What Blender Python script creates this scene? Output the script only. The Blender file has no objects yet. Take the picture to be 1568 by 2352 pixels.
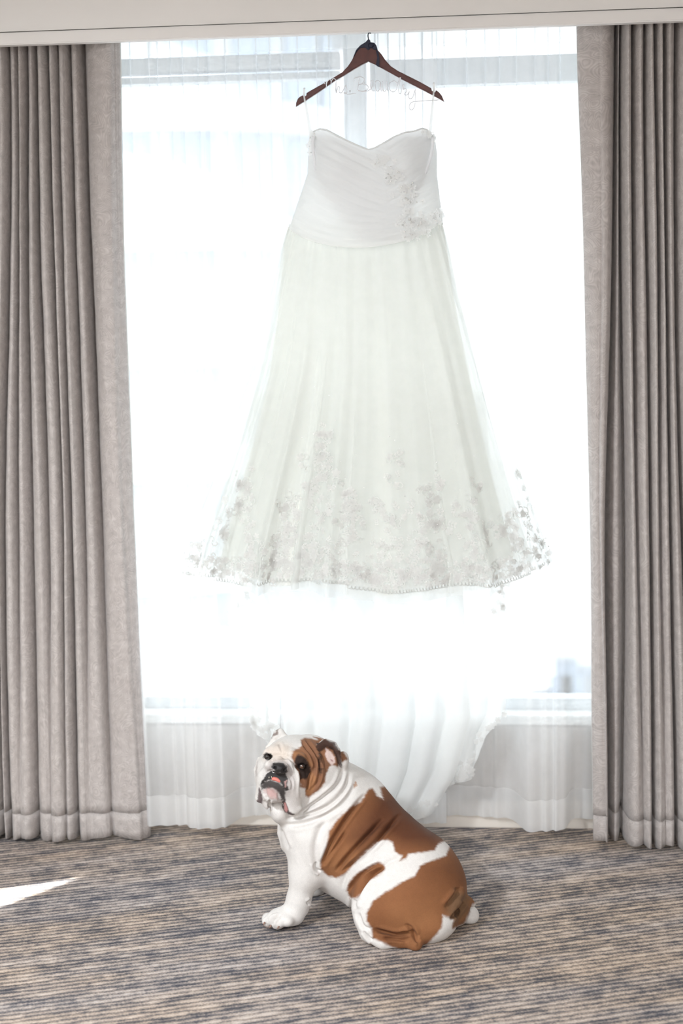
import bpy, bmesh, math, random
import numpy as np
from mathutils import Matrix, Vector

random.seed(7)
RNG = np.random.default_rng(7)
SC = bpy.context.scene
COL = SC.collection

# ------------------------------------------------------------------ camera
W_PX, H_PX = 1568, 2352
LENS, SENSOR = 50.0, 36.0
F_PX = LENS / SENSOR * H_PX
CAM_H, PITCH, YAW, ROLL = 1.60, 0.145, 0.085, 0.020
FW = np.array([-math.sin(YAW) * math.cos(PITCH), math.cos(YAW) * math.cos(PITCH), -math.sin(PITCH)])
_R0 = np.cross(FW, [0, 0, 1.0]); _R0 /= np.linalg.norm(_R0)
_U0 = np.cross(_R0, FW)
RT = math.cos(ROLL) * _R0 - math.sin(ROLL) * _U0
UP = math.sin(ROLL) * _R0 + math.cos(ROLL) * _U0
CAM = np.array([0.0, 0.0, CAM_H])

cam_data = bpy.data.cameras.new('camera')
cam_data.sensor_fit = 'VERTICAL'
cam_data.sensor_height = SENSOR
cam_data.sensor_width = 24.0
cam_data.lens = LENS
cam_data.clip_start = 0.05
cam_data.clip_end = 300
cam_data.dof.use_dof = True
cam_data.dof.focus_distance = 3.66
cam_data.dof.aperture_fstop = 2.2
cam = bpy.data.objects.new('camera', cam_data)
COL.objects.link(cam)
cam.matrix_world = Matrix(((RT[0], UP[0], -FW[0], CAM[0]), (RT[1], UP[1], -FW[1], CAM[1]),
                           (RT[2], UP[2], -FW[2], CAM[2]), (0, 0, 0, 1)))
SC.camera = cam

# ------------------------------------------------------------------ light and exposure
WORLD_STRENGTH = 1.95
SUN_STRENGTH = 24.0
SC.view_settings.view_transform = 'Standard'
SC.view_settings.look = 'None'
SC.view_settings.gamma = 1.0
SC.view_settings.use_curve_mapping = False
SC.view_settings.exposure = 0.66
SC.cycles.use_denoising = True
SC.cycles.max_bounces = 8
SC.cycles.diffuse_bounces = 4
SC.cycles.transmission_bounces = 8
SC.cycles.transparent_max_bounces = 24
SC.cycles.sample_clamp_indirect = 8.0
SC.cycles.caustics_reflective = False
SC.cycles.caustics_refractive = False

world = bpy.data.worlds.new('overcast_sky')
SC.world = world
world.use_nodes = True
bgn = world.node_tree.nodes['Background']
bgn.inputs[0].default_value = (0.91, 0.955, 1.0, 1)
bgn.inputs[1].default_value = WORLD_STRENGTH

SUN_DIR = np.array([0.78, 0.62, -1.0])          # direction the light travels
SUN_DIR = SUN_DIR / np.linalg.norm(SUN_DIR)
sun_data = bpy.data.lights.new('sun', 'SUN')
sun_data.energy = SUN_STRENGTH
sun_data.angle = math.radians(0.6)
sun_data.color = (1.0, 0.96, 0.9)
sun = bpy.data.objects.new('sun', sun_data)
COL.objects.link(sun)
sun.rotation_euler = Vector(SUN_DIR).to_track_quat('-Z', 'Y').to_euler()

# ------------------------------------------------------------------ pixel <-> place helpers
def ray(x, y):
    return FW * F_PX + RT * (x - W_PX / 2) - UP * (y - H_PX / 2)
def on_y(x, y, Y):
    r = ray(x, y); return CAM + r * ((Y - CAM[1]) / r[1])
def on_z(x, y, Z=0.0):
    r = ray(x, y); return CAM + r * ((Z - CAM[2]) / r[2])
def at_depth(x, y, d):
    return CAM + ray(x, y) * (d / F_PX)
def project(P):
    V = np.asarray(P, float) - CAM
    d = V @ FW
    return W_PX / 2 + F_PX * (V @ RT) / d, H_PX / 2 - F_PX * (V @ UP) / d, d

# ------------------------------------------------------------------ mesh helpers
def link(o, parent=None):
    COL.objects.link(o)
    if parent is not None:
        o.parent = parent
    return o
def tag(o, label=None, cat=None, group=None, kind=None):
    if label: o['label'] = label
    if cat: o['category'] = cat
    if group: o['group'] = group
    if kind: o['kind'] = kind
    return o
def empty(name, loc=(0, 0, 0)):
    o = bpy.data.objects.new(name, None)
    o.empty_display_size = 0.05
    o.location = loc
    return link(o)
def mesh_obj(name, verts, faces, mat, parent=None, smooth=True, origin=None):
    """verts are world coordinates; the parent, if any, is an unrotated empty or mesh"""
    off = np.zeros(3)
    p = parent
    while p is not None:
        off += np.array(p.location); p = p.parent
    base = np.array(origin, float) if origin is not None else np.zeros(3)
    v = np.asarray(verts, float) - off - base
    me = bpy.data.meshes.new(name)
    me.from_pydata(v.tolist(), [], [tuple(int(i) for i in f) for f in faces])
    if mat is not None:
        me.materials.append(mat)
    if smooth:
        me.polygons.foreach_set('use_smooth', np.ones(len(me.polygons), bool))
    me.update()
    o = bpy.data.objects.new(name, me)
    o.location = base
    return link(o, parent)
def grid_faces(nu, nv, wrap=False):
    """vertex index = iv*nu + iu"""
    iu = np.arange(nu if wrap else nu - 1)
    iv = np.arange(nv - 1)
    A, B = np.meshgrid(iu, iv)
    a = (B * nu + A).ravel(); b = (B * nu + (A + 1) % nu).ravel()
    c = ((B + 1) * nu + (A + 1) % nu).ravel(); d = ((B + 1) * nu + A).ravel()
    return np.stack([a, b, c, d], 1)
def box(x0, x1, y0, y1, z0, z1):
    v = [(x0, y0, z0), (x1, y0, z0), (x1, y1, z0), (x0, y1, z0), (x0, y0, z1), (x1, y0, z1), (x1, y1, z1), (x0, y1, z1)]
    f = [(0, 3, 2, 1), (4, 5, 6, 7), (0, 1, 5, 4), (1, 2, 6, 5), (2, 3, 7, 6), (3, 0, 4, 7)]
    return v, f
def box_obj(name, x0, x1, y0, y1, z0, z1, mat, parent=None, bevel=0.0):
    v, f = box(x0, x1, y0, y1, z0, z1)
    o = mesh_obj(name, v, f, mat, parent, smooth=False)
    if bevel > 0:
        bm = bmesh.new(); bm.from_mesh(o.data)
        bmesh.ops.bevel(bm, geom=bm.edges[:], offset=bevel, segments=2, affect='EDGES')
        bm.to_mesh(o.data); bm.free()
    return o
def tube_geo(pts, radii, seg=10, cap=True):
    pts = np.asarray(pts, float); n = len(pts)
    radii = np.broadcast_to(np.asarray(radii, float), (n,))
    tang = np.gradient(pts, axis=0); tang /= np.linalg.norm(tang, axis=1)[:, None] + 1e-12
    ref = np.array([0, 1.0, 0.0]) if abs(tang[0][1]) < .9 else np.array([1.0, 0, 0])
    nrm = np.cross(tang[0], ref); nrm /= np.linalg.norm(nrm)
    vs = []
    for i in range(n):
        nrm = nrm - tang[i] * (nrm @ tang[i]); nrm /= np.linalg.norm(nrm) + 1e-12
        bi = np.cross(tang[i], nrm)
        a = np.linspace(0, 2 * math.pi, seg, endpoint=False)
        vs.append(pts[i] + radii[i] * (np.cos(a)[:, None] * nrm + np.sin(a)[:, None] * bi))
    vs = np.concatenate(vs)
    fs = [tuple(r) for r in grid_faces(seg, n, True)]
    if cap:
        fs.append(tuple(range(seg))[::-1]); fs.append(tuple(range((n - 1) * seg, n * seg)))
    return vs, fs
def smooth_path(pts, n=40):
    """Catmull-Rom through pts"""
    p = np.asarray(pts, float)
    p = np.vstack([2 * p[0] - p[1], p, 2 * p[-1] - p[-2]])
    m = len(p) - 3
    t = np.linspace(0, m - 1e-6, n); i = t.astype(int); u = (t - i)[:, None]
    a, b, c, d = p[i], p[i + 1], p[i + 2], p[i + 3]
    return .5 * (2 * b + (c - a) * u + (2 * a - 5 * b + 4 * c - d) * u ** 2 + (3 * b - a - 3 * c + d) * u ** 3)
class Geo:
    def __init__(s): s.v = []; s.f = []; s.n = 0
    def add(s, v, f):
        v = np.asarray(v, float); s.v.append(v)
        s.f += [tuple(int(i) + s.n for i in q) for q in f]; s.n += len(v)
        return s
    def build(s, name, mat, parent=None, smooth=True, origin=None):
        return mesh_obj(name, np.concatenate(s.v), s.f, mat, parent, smooth, origin)
def sphere_geo(c, r, nu=12, nv=8):
    r = np.broadcast_to(np.asarray(r, float), (3,))
    th = np.linspace(0, math.pi, nv + 1)[1:-1]; ph = np.linspace(0, 2 * math.pi, nu, endpoint=False)
    v = [(0, 0, 1.0)] + [(math.sin(t) * math.cos(p), math.sin(t) * math.sin(p), math.cos(t)) for t in th for p in ph] + [(0, 0, -1.0)]
    f = [(0, 1 + i, 1 + (i + 1) % nu) for i in range(nu)]
    for j in range(nv - 2):
        for i in range(nu):
            f.append((1 + j * nu + i, 1 + (j + 1) * nu + i, 1 + (j + 1) * nu + (i + 1) % nu, 1 + j * nu + (i + 1) % nu))
    L = len(v) - 1; b = 1 + (nv - 2) * nu
    f += [(L, b + (i + 1) % nu, b + i) for i in range(nu)]
    return np.array(v) * r + np.array(c), f

# ------------------------------------------------------------------ material helpers
def lin(r, g, b):
    f = lambda c: (c / 255 / 12.92) if c / 255 <= .04045 else ((c / 255 + .055) / 1.055) ** 2.4
    return (f(r), f(g), f(b), 1.0)
class Mat:
    def __init__(s, name):
        s.m = bpy.data.materials.new(name); s.m.use_nodes = True
        s.t = s.m.node_tree; s.N = s.t.nodes; s.L = s.t.links
        s.b = s.N.get('Principled BSDF'); s.out = s.N.get('Material Output')
    def n(s, typ, **kw):
        nd = s.N.new(typ)
        for k, v in kw.items():
            if k == 'ins':
                for a, b in v.items(): nd.inputs[a].default_value = b
            else: setattr(nd, k, v)
        return nd
    def l(s, a, b): s.L.new(a, b)
    def ramp(s, fac, stops):
        r = s.n('ShaderNodeValToRGB'); e = r.color_ramp.elements
        while len(e) < len(stops): e.new(0.5)
        for i, (p, c) in enumerate(stops): e[i].position = p; e[i].color = c
        s.l(fac, r.inputs[0]); return r
    def math(s, op, a, b=None):
        m = s.n('ShaderNodeMath', operation=op)
        for i, x in enumerate((a, b)):
            if x is None: continue
            if hasattr(x, 'links'): s.l(x, m.inputs[i])
            else: m.inputs[i].default_value = x
        return m.outputs[0]
    def bump(s, height, strength=.3, dist=.01, normal_to=None):
        b = s.n('ShaderNodeBump', ins={'Strength': strength, 'Distance': dist})
        s.l(height, b.inputs['Height'])
        s.l(b.outputs[0], (normal_to or s.b).inputs['Normal'])
        return b
def plain(name, col, rough=.6, metal=0.0, spec=.5, noise=0.0, nscale=40):
    k = Mat(name)
    k.b.inputs['Roughness'].default_value = rough
    k.b.inputs['Metallic'].default_value = metal
    k.b.inputs['Specular IOR Level'].default_value = spec
    k.b.inputs['Base Color'].default_value = col
    if noise > 0:
        tc = k.n('ShaderNodeTexCoord'); nz = k.n('ShaderNodeTexNoise', ins={'Scale': nscale, 'Detail': 4.0})
        k.l(tc.outputs['Object'], nz.inputs['Vector'])
        c2 = tuple(x * (1 - noise) for x in col[:3]) + (1,)
        r = k.ramp(nz.outputs[0], [(.35, c2), (.65, col)])
        k.l(r.outputs[0], k.b.inputs['Base Color'])
    return k.m

# ================================================================== materials of the room
M = {}
M['wall'] = plain('wall_paint', lin(206, 200, 194), .75, spec=.3, noise=.04, nscale=6)
M['soffit'] = plain('soffit_paint', lin(240, 237, 234), .7, spec=.3, noise=.03, nscale=4)
M['base'] = plain('baseboard_paint', lin(234, 226, 216), .5, noise=.03, nscale=8)
M['ceiling'] = plain('ceiling_paint', lin(212, 208, 203), .85, noise=.02, nscale=5)
M['frame'] = plain('window_frame_metal', lin(200, 206, 210), .45, noise=.04, nscale=12)
M['sill'] = plain('sill_stone', lin(235, 235, 232), .35, noise=.03, nscale=20)
M['track'] = plain('track_white', lin(238, 238, 236), .4, noise=.02)

def carpet():
    k = Mat('striped_loop_carpet')
    tc = k.n('ShaderNodeTexCoord')
    mp = k.n('ShaderNodeMapping'); mp.inputs['Rotation'].default_value = (0, 0, math.radians(-18.5))
    k.l(tc.outputs['Object'], mp.inputs['Vector'])
    sp = k.n('ShaderNodeSeparateXYZ'); k.l(mp.outputs[0], sp.inputs[0])
    wob = k.n('ShaderNodeTexNoise', ins={'Scale': 14.0, 'Detail': 2.0}); k.l(mp.outputs[0], wob.inputs['Vector'])
    yy = k.math('ADD', sp.outputs[1], k.math('MULTIPLY', wob.outputs[0], .004))
    def rows(n, sx, seed, det=2.0, rough=.6):
        r = k.math('FLOOR', k.math('MULTIPLY', yy, n))
        cb = k.n('ShaderNodeCombineXYZ')
        k.l(k.math('MULTIPLY', sp.outputs[0], sx), cb.inputs[0]); k.l(k.math('MULTIPLY', r, 3.717), cb.inputs[1]); cb.inputs[2].default_value = seed
        nz = k.n('ShaderNodeTexNoise', ins={'Scale': 1.0, 'Detail': det, 'Roughness': rough})
        k.l(cb.outputs[0], nz.inputs['Vector']); return nz.outputs[0]
    def band(sx, sy, seed, det=2.0):
        m2 = k.n('ShaderNodeMapping'); m2.inputs['Scale'].default_value = (sx, sy, 1); m2.inputs['Location'].default_value = (seed, seed * 1.7, seed)
        k.l(mp.outputs[0], m2.inputs['Vector'])
        nz = k.n('ShaderNodeTexNoise', ins={'Scale': 1.0, 'Detail': det, 'Roughness': .6}); k.l(m2.outputs[0], nz.inputs['Vector']); return nz.outputs[0]
    a = rows(54.0, 11.0, 1.3, 3.0, .75)       # dashes of yarn, row by row
    a2 = rows(108.0, 16.0, 7.7, 3.0, .75)                # pairs of rows
    b = band(1.6, 17.0, 3.3)                 # broader bands
    c = band(190, 260, 9.1)                  # tufts
    s = k.math('ADD', k.math('MULTIPLY', a, .56), k.math('MULTIPLY', a2, .36))
    s = k.math('ADD', s, k.math('MULTIPLY', b, .24))
    s = k.math('ADD', s, k.math('MULTIPLY', c, .36))
    gr = k.math('PINGPONG', k.math('MULTIPLY', yy, 54.0), .5)      # grooves between the rows
    s = k.math('ADD', s, k.math('MULTIPLY', gr, .36))
    s = k.math('SUBTRACT', s, .375)
    r = k.ramp(s, [(.30, lin(74, 75, 82)), (.39, lin(104, 101, 102)), (.47, lin(142, 133, 127)), (.54, lin(174, 160, 148)), (.68, lin(204, 192, 181))])
    warm = k.n('ShaderNodeMix', data_type='RGBA', blend_type='MULTIPLY')      # yarn lots: some rows dyed warmer, some cooler
    hue = k.ramp(band(1.1, 5.0, 21.0), [(.36, (.94, .98, 1.06, 1)), (.64, (1.06, 1.0, .93, 1))])
    warm.inputs['Factor'].default_value = 1.0
    k.l(r.outputs[0], warm.inputs['A']); k.l(hue.outputs[0], warm.inputs['B'])
    k.l(warm.outputs['Result'], k.b.inputs['Base Color'])
    k.b.inputs['Roughness'].default_value = .95
    k.b.inputs['Specular IOR Level'].default_value = .15
    k.bump(k.math('ADD', k.math('MULTIPLY', gr, 1.2), k.math('MULTIPLY', c, .8)), .5, .004)
    return k.m
M['carpet'] = carpet()

# ================================================================== room shell
YW = 4.215                      # inner face of the window wall
YS = 3.985                      # face of the soffit
SOF_Z = float(on_y(784, 77, YS)[2])
X0, X1, Y0, ZC = -2.6, 1.9, -2.6, 2.62
SILL_Z = float(on_y(1240, 1640, YW)[2])
HEAD_Z = SOF_Z + .085
WX0, WX1 = -1.42, 0.86          # window opening
def structure(o): return tag(o, kind='structure')
floor = structure(box_obj('floor', X0 - .15, X1 + .15, Y0 - .15, YW + .14, -.06, 0, M['carpet']))
structure(box_obj('ceiling', X0 - .15, X1 + .15, Y0 - .15, YW + .14, ZC, ZC + .08, M['ceiling']))
structure(box_obj('wall_right', X1, X1 + .12, Y0, YW, 0, ZC, M['wall']))
structure(box_obj('wall_rear', X0, X1, Y0 - .12, Y0, 0, ZC, M['wall']))
def wall_with_hole(name, a0, a1, z0, z1, h0, h1, hz0, hz1, plane, t):
    """four slabs round an opening, one mesh; plane 'y' at YW or 'x' at X0"""
    g = Geo()
    for (p0, p1, q0, q1) in ((a0, h0, z0, z1), (h1, a1, z0, z1), (h0, h1, z0, hz0), (h0, h1, hz1, z1)):
        if plane == 'y': v, f = box(p0, p1, YW, YW + t, q0, q1)
        else: v, f = box(X0 - t, X0, p0, p1, q0, q1)
        g.add(v, f)
    return structure(g.build(name, M['wall'], None, smooth=False))
wall_with_hole('wall_window', X0, X1, 0, ZC, WX0, WX1, SILL_Z - .03, HEAD_Z, 'y', .14)
# unseen side window, added to let the sun streak in
SWY0, SWY1, SWZ0, SWZ1 = 1.2, 3.2, 0.35, 2.15
wall_with_hole('wall_left', Y0, YW, 0, ZC, SWY0, SWY1, SWZ0, SWZ1, 'x', .12)
structure(box_obj('baseboard_window', X0, X1, YW - .016, YW, 0, .085, M['base'], bevel=.004))
structure(box_obj('baseboard_right', X1 - .016, X1, Y0, YW - .016, 0, .085, M['base'], bevel=.004))
structure(box_obj('baseboard_left', X0, X0 + .016, Y0, YW - .016, 0, .085, M['base'], bevel=.004))
# soffit boxed out over the curtains, with a trim board along its foot
structure(box_obj('trim_1', X0, X1, YS - .004, YS + .022, SOF_Z + .036, ZC, M['soffit']))
structure(box_obj('trim_2', X0, X1, YS - .010, YS + .022, SOF_Z, SOF_Z + .033, M['soffit'], bevel=.003))
# hidden slot board behind the trim board carrying the curtain tracks
structure(box_obj('trim_3', X0, X1, YS + .022, YW - .001, SOF_Z + .086, SOF_Z + .106, M['track']))
# window sill board and frame
structure(box_obj('trim_4', WX0 - .03, WX1 + .03, YW - .02, YW + .05, SILL_Z - .03, SILL_Z, M['sill'], bevel=.004))
win = tag(empty('window_1', (0, YW + .07, SILL_Z)), kind='structure')
fy0, fy1 = YW + .05, YW + .11
CX = -.30
box_obj('window_frame', WX0, WX1, fy0, fy1, SILL_Z - .03, SILL_Z + .035, M['frame'], win)
box_obj('window_frame', WX0, WX1, fy0, fy1, HEAD_Z - .005, HEAD_Z + .03, M['frame'], win)
box_obj('window_frame', WX0, WX0 + .05, fy0, fy1, SILL_Z, HEAD_Z, M['frame'], win)
box_obj('window_frame', WX1 - .05, WX1, fy0, fy1, SILL_Z, HEAD_Z, M['frame'], win)
box_obj('mullion', CX - .032, CX + .032, fy0, fy1, SILL_Z, HEAD_Z, M['frame'], win)
# transom bars: one deep head bar, on the left light split by a thin bright slot
def tzz(x, y): return float(on_y(x, y, fy0)[2])
box_obj('transom_bar', CX + .045, WX1 - .05, fy0, fy1, tzz(1170, 190), tzz(1170, 128), M['frame'], win)
box_obj('transom_bar', WX0 + .05, CX - .045, fy0, fy1, tzz(500, 162), tzz(500, 128), M['frame'], win)
box_obj('transom_bar', WX0 + .05, CX - .045, fy0, fy1, tzz(500, 187), tzz(500, 172), M['frame'], win)
def glass():
    k = Mat('window_glass')
    k.N.remove(k.b)
    tr = k.n('ShaderNodeBsdfTransparent'); tr.inputs[0].default_value = (.96, .98, .98, 1)
    gl = k.n('ShaderNodeBsdfGlossy'); gl.inputs['Roughness'].default_value = .02
    mx = k.n('ShaderNodeMixShader'); mx.inputs[0].default_value = .012
    k.l(tr.outputs[0], mx.inputs[1]); k.l(gl.outputs[0], mx.inputs[2]); k.l(mx.outputs[0], k.out.inputs[0])
    return k.m
M['glass'] = glass()
box_obj('pane', WX0 + .05, CX - .045, YW + .078, YW + .084, SILL_Z + .03, HEAD_Z, M['glass'], win)
box_obj('pane', CX + .045, WX1 - .05, YW + .078, YW + .084, SILL_Z + .03, HEAD_Z, M['glass'], win)

# side window, out of view, added so the sun comes through it
w2 = tag(empty('added_window', (X0 - .06, (SWY0 + SWY1) / 2, SWZ0)), kind='structure')
for (a, b, c, d) in ((SWY0, SWY1, SWZ0, SWZ0 + .05), (SWY0, SWY1, SWZ1 - .05, SWZ1), (SWY0, SWY0 + .05, SWZ0, SWZ1), (SWY1 - .05, SWY1, SWZ0, SWZ1)):
    box_obj('window_frame', X0 - .09, X0 - .04, a, b, c, d, M['frame'], w2)
box_obj('pane', X0 - .068, X0 - .062, SWY0 + .05, SWY1 - .05, SWZ0 + .05, SWZ1 - .05, M['glass'], w2)

# unseen fill lamps added on the ceiling to light the room from the front
def emit(name, col, s):
    k = Mat(name); k.b.inputs['Base Color'].default_value = col
    k.b.inputs['Emission Color'].default_value = col; k.b.inputs['Emission Strength'].default_value = s
    return k.m
LAMP_W = 74.0
for i, (lx, ly) in enumerate(((-1.8, .9), (.9, .2), (-.3, -1.7))):
    t = tag(empty('fill_lamp', (lx, ly, ZC)), 'round flush fill lamp with white rim, added out of view ' + ('near the side window', 'near the plain right-hand wall', 'near the rear wall')[i], 'lamp', 'added ceiling fill lamps')
    a = np.linspace(0, 2 * math.pi, 33)[:-1]
    g = Geo()
    rr = [.0, .21, .22, .22]; zz = [ZC - .05, ZC - .05, ZC - .04, ZC]
    v = np.concatenate([np.stack([lx + r * np.cos(a), ly + r * np.sin(a), np.full(32, z)], 1) for r, z in zip(rr, zz)])
    mesh_obj('lamp_rim', v[32:], grid_faces(32, 3, True), M['track'], t)
    ld = bpy.data.lights.new('fill_lamp_light', 'AREA'); ld.shape = 'DISK'; ld.size = .32; ld.energy = LAMP_W * (1.3, .45, .9)[i]; ld.color = (.90, .95, 1.0)
    lo = link(bpy.data.objects.new('lamp_light', ld), t); lo.location = (0, 0, -.055)

# ================================================================== fabrics
def drape_fabric():
    k = Mat('taupe_swirl_drape')
    uv = k.n('ShaderNodeUVMap'); uv.uv_map = 'cloth'
    mp = k.n('ShaderNodeMapping'); mp.inputs['Scale'].default_value = (1.0, .72, 1)
    k.l(uv.outputs[0], mp.inputs['Vector'])
    n1 = k.n('ShaderNodeTexNoise', ins={'Scale': 12.0, 'Detail': 1.0, 'Roughness': .4, 'Distortion': 2.2})
    k.l(mp.outputs[0], n1.inputs['Vector'])
    w = k.math('SINE', k.math('MULTIPLY', n1.outputs[0], 120.0))
    n2 = k.n('ShaderNodeTexNoise', ins={'Scale': 45.0, 'Detail': 3.0}); k.l(uv.outputs[0], n2.inputs['Vector'])
    n3 = k.n('ShaderNodeTexNoise', ins={'Scale': 900.0, 'Detail': 2.0}); k.l(uv.outputs[0], n3.inputs['Vector'])
    s = k.math('ADD', k.math('MULTIPLY', w, .085), k.math('MULTIPLY', n2.outputs[0], .55))
    s = k.math('ADD', s, k.math('MULTIPLY', n3.outputs[0], .3))
    r = k.ramp(s, [(.18, lin(166, 159, 155)), (.42, lin(188, 180, 176)), (.66, lin(212, 205, 201))])
    k.l(r.outputs[0], k.b.inputs['Base Color'])
    k.b.inputs['Roughness'].default_value = .62
    k.b.inputs['Specular IOR Level'].default_value = .35
    k.b.inputs['Sheen Weight'].default_value = .25
    k.bump(s, .35, .004)
    tl = k.n('ShaderNodeBsdfTranslucent'); tl.inputs[0].default_value = lin(170, 160, 152)
    mx = k.n('ShaderNodeMixShader'); mx.inputs[0].default_value = .07
    k.l(k.b.outputs[0], mx.inputs[1]); k.l(tl.outputs[0], mx.inputs[2]); k.l(mx.outputs[0], k.out.inputs[0])
    return k.m
def sheer_fabric(name, opacity, col, transl=.5, weave=0.0):
    k = Mat(name); k.N.remove(k.b)
    tr = k.n('ShaderNodeBsdfTransparent')
    df = k.n('ShaderNodeBsdfDiffuse'); df.inputs[0].default_value = col
    tl = k.n('ShaderNodeBsdfTranslucent'); tl.inputs[0].default_value = col
    m1 = k.n('ShaderNodeMixShader'); m1.inputs[0].default_value = transl
    m2 = k.n('ShaderNodeMixShader'); m2.inputs[0].default_value = opacity
    k.l(df.outputs[0], m1.inputs[1]); k.l(tl.outputs[0], m1.inputs[2])
    k.l(tr.outputs[0], m2.inputs[1]); k.l(m1.outputs[0], m2.inputs[2]); k.l(m2.outputs[0], k.out.inputs[0])
    if weave > 0:
        tc = k.n('ShaderNodeTexCoord'); nz = k.n('ShaderNodeTexNoise', ins={'Scale': 30.0, 'Detail': 3.0})
        k.l(tc.outputs['Object'], nz.inputs['Vector'])
        k.l(k.math('ADD', k.math('MULTIPLY', nz.outputs[0], weave), opacity - weave / 2), m2.inputs[0])
    return k.m
M['drape'] = drape_fabric()
M['sheer'] = sheer_fabric('white_voile', .50, (.95, .96, .97, 1), .40, .06)
M['header'] = sheer_fabric('white_voile_header', .62, (.96, .97, .975, 1), .58, .05)
M['sheer_hem'] = sheer_fabric('white_voile_hem', .72, (.94, .95, .96, 1), .42, .06)

def cloth_grid(name, X, Y, Z, mat, parent, u=None):
    """X,Y,Z arrays [rows, cols]; a UV map in metres follows the cloth"""
    nr, nc = X.shape
    V = np.stack([X, Y, Z], -1).reshape(-1, 3)
    F = grid_faces(nc, nr)
    o = mesh_obj(name, V, F, mat, parent)
    if u is None:
        mid = nr // 2
        seg = np.hypot(np.diff(X[mid]), np.diff(Y[mid]))
        u = np.concatenate([[0], np.cumsum(seg)])
    U = np.broadcast_to(u, (nr, nc)).ravel(); Vv = Z.ravel()
    lay = o.data.uv_layers.new(name='cloth')
    idx = np.empty(len(o.data.loops), int); o.data.loops.foreach_get('vertex_index', idx)
    lay.data.foreach_set('uv', np.stack([U[idx], Vv[idx]], 1).ravel())
    return o
def wobble(t, n, amp, seed):
    r = np.random.default_rng(seed); out = np.zeros_like(t)
    for k in range(1, n + 1):
        out += amp / k * math.sin(0) + amp / k * r.normal() * np.sin(t * k * math.pi + r.uniform(0, 6.28))
    return out

def drape(name, label, creases, levels, yb, bottom_z, hem_z, seed, lead):
    """creases: rows of pixel x per level; folds bulge towards the room between creases.
    creases entries: (px per level..., depth of the crease, bulge)"""
    root = tag(empty(name, (float(on_y(creases[len(creases) // 2][1], 1900, yb)[0]), yb, 0)), label, 'curtain', 'lined drapes framing the window')
    nt = 90
    top = SOF_Z + .082
    tz = np.linspace(0, 1, nt)
    Zl = top + (bottom_z - top) * tz
    lv = np.array(levels, float)
    Xc = []
    for ci, c in enumerate(creases):
        px = np.array(c[:len(levels)], float)
        xs = np.array([on_y(p, q, yb)[0] for p, q in zip(px, lv)])
        zs = np.array([on_y(p, q, yb)[2] for p, q in zip(px, lv)])
        o = np.argsort(zs)
        x = np.interp(Zl, zs[o], xs[o])
        # soften the polyline
        ker = np.ones(21) / 21; xp = np.pad(x, 10, mode='edge'); x = np.convolve(xp, ker, 'valid')
        Xc.append(x + wobble(tz, 5, .0016, seed * 100 + ci) * np.clip(tz * 4, 0, 1))
    Xs, Ys = [], []
    nf = len(creases) - 1
    r = np.random.default_rng(seed)
    for i in range(nf):
        a, b = Xc[i], Xc[i + 1]
        da, db, bulge = [v * f if v > .015 else v for v, f in ((creases[i][-2], 1.5), (creases[i + 1][-2], 1.5), (creases[i][-1], 1.12))]
        m = 16 if abs(bulge) < .03 else 22
        us = np.linspace(0, 1, m, endpoint=(i == nf - 1))
        skew = r.uniform(-.3, .3)
        ph = r.uniform(0, 6.28)
        for u in us:
            uu = u + skew * u * (1 - u) * 2
            uc = min(max(uu, 0), 1)
            prof = .55 * max(0.0, math.sin(math.pi * uc)) ** .6 + .45 * (1 - abs(2 * uc - 1) ** 1.5)
            fa_, fb_ = FADE.get((seed, i), 0), FADE.get((seed, i + 1), 0)
            prof = 1 - (1 - prof) * (1 - (fa_ * (1 - u) + fb_ * u) * np.clip((tz - .35) / .6, 0, 1))
            bl = bulge * (1 + .16 * np.sin(tz * 5.0 + ph)) * (0.72 + .28 * np.clip(tz * 3, 0, 1))
            # slight undercut: the fold swells past its crease
            sw = .18 * (b - a) * math.sin(2 * math.pi * u) * (1 if bulge > .02 else 0) * -.35
            Xs.append(a + (b - a) * u + sw)
            Ys.append(yb + ((1 - u) ** 3 * da + u ** 3 * db) * (1 - (fa_ * (1 - u) + fb_ * u) * np.clip((tz - .35) / .6, 0, 1)) - bl * prof + wobble(tz, 7, .0012, seed * 977 + i * 31 + int(u * 20)) * .5)
    X = np.stack(Xs, 1); Y = np.stack(Ys, 1)
    Y = Y + wobble(tz, 6, .0025, seed + 5)[:, None] * np.linspace(.4, 1, X.shape[1])
    # diagonal drag lines
    S = np.linspace(0, 1, X.shape[1])[None, :]; T = tz[:, None]
    Y = Y + .0022 * np.sin(40 * (S * .9 + T * .8)) * np.sin(9 * T + 3 * S) + .0012 * np.sin(90 * (S * .6 - T) + 2) * np.sin(5 * T)
    Z = np.broadcast_to(Zl[:, None], X.shape).copy()
    Z[-1] += .006 * np.sin(S[0] * 37) 
    hi = int(np.argmin(np.abs(Zl - hem_z)))
    # hem stitch pulls in
    dz = np.abs(Zl - hem_z)[:, None]
    Y = Y + .0007 * np.exp(-(dz / .008) ** 2)
    u = np.concatenate([[0], np.cumsum(np.hypot(np.diff(X[nt // 2]), np.diff(Y[nt // 2])))])
    body = cloth_grid('drape_panel', X[:hi + 1], Y[:hi + 1], Z[:hi + 1], M['drape'], root, u)
    hem = cloth_grid('hem_band', X[hi:], Y[hi:], Z[hi:], M['drape'], root, u)
    # white blackout lining on the back
    lin_o = cloth_grid('lining', X[:-3:2], Y[:-3:2] + .012, Z[:-3:2], M['lining'], root, u)
    for ob, th in ((body, .002), (hem, .002)):
        md = ob.modifiers.new('thickness', 'SOLIDIFY'); md.thickness = th; md.offset = 1
    return root
M['lining'] = plain('drape_lining', lin(226, 226, 220), .8, noise=.03)

YD = 4.075
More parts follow.
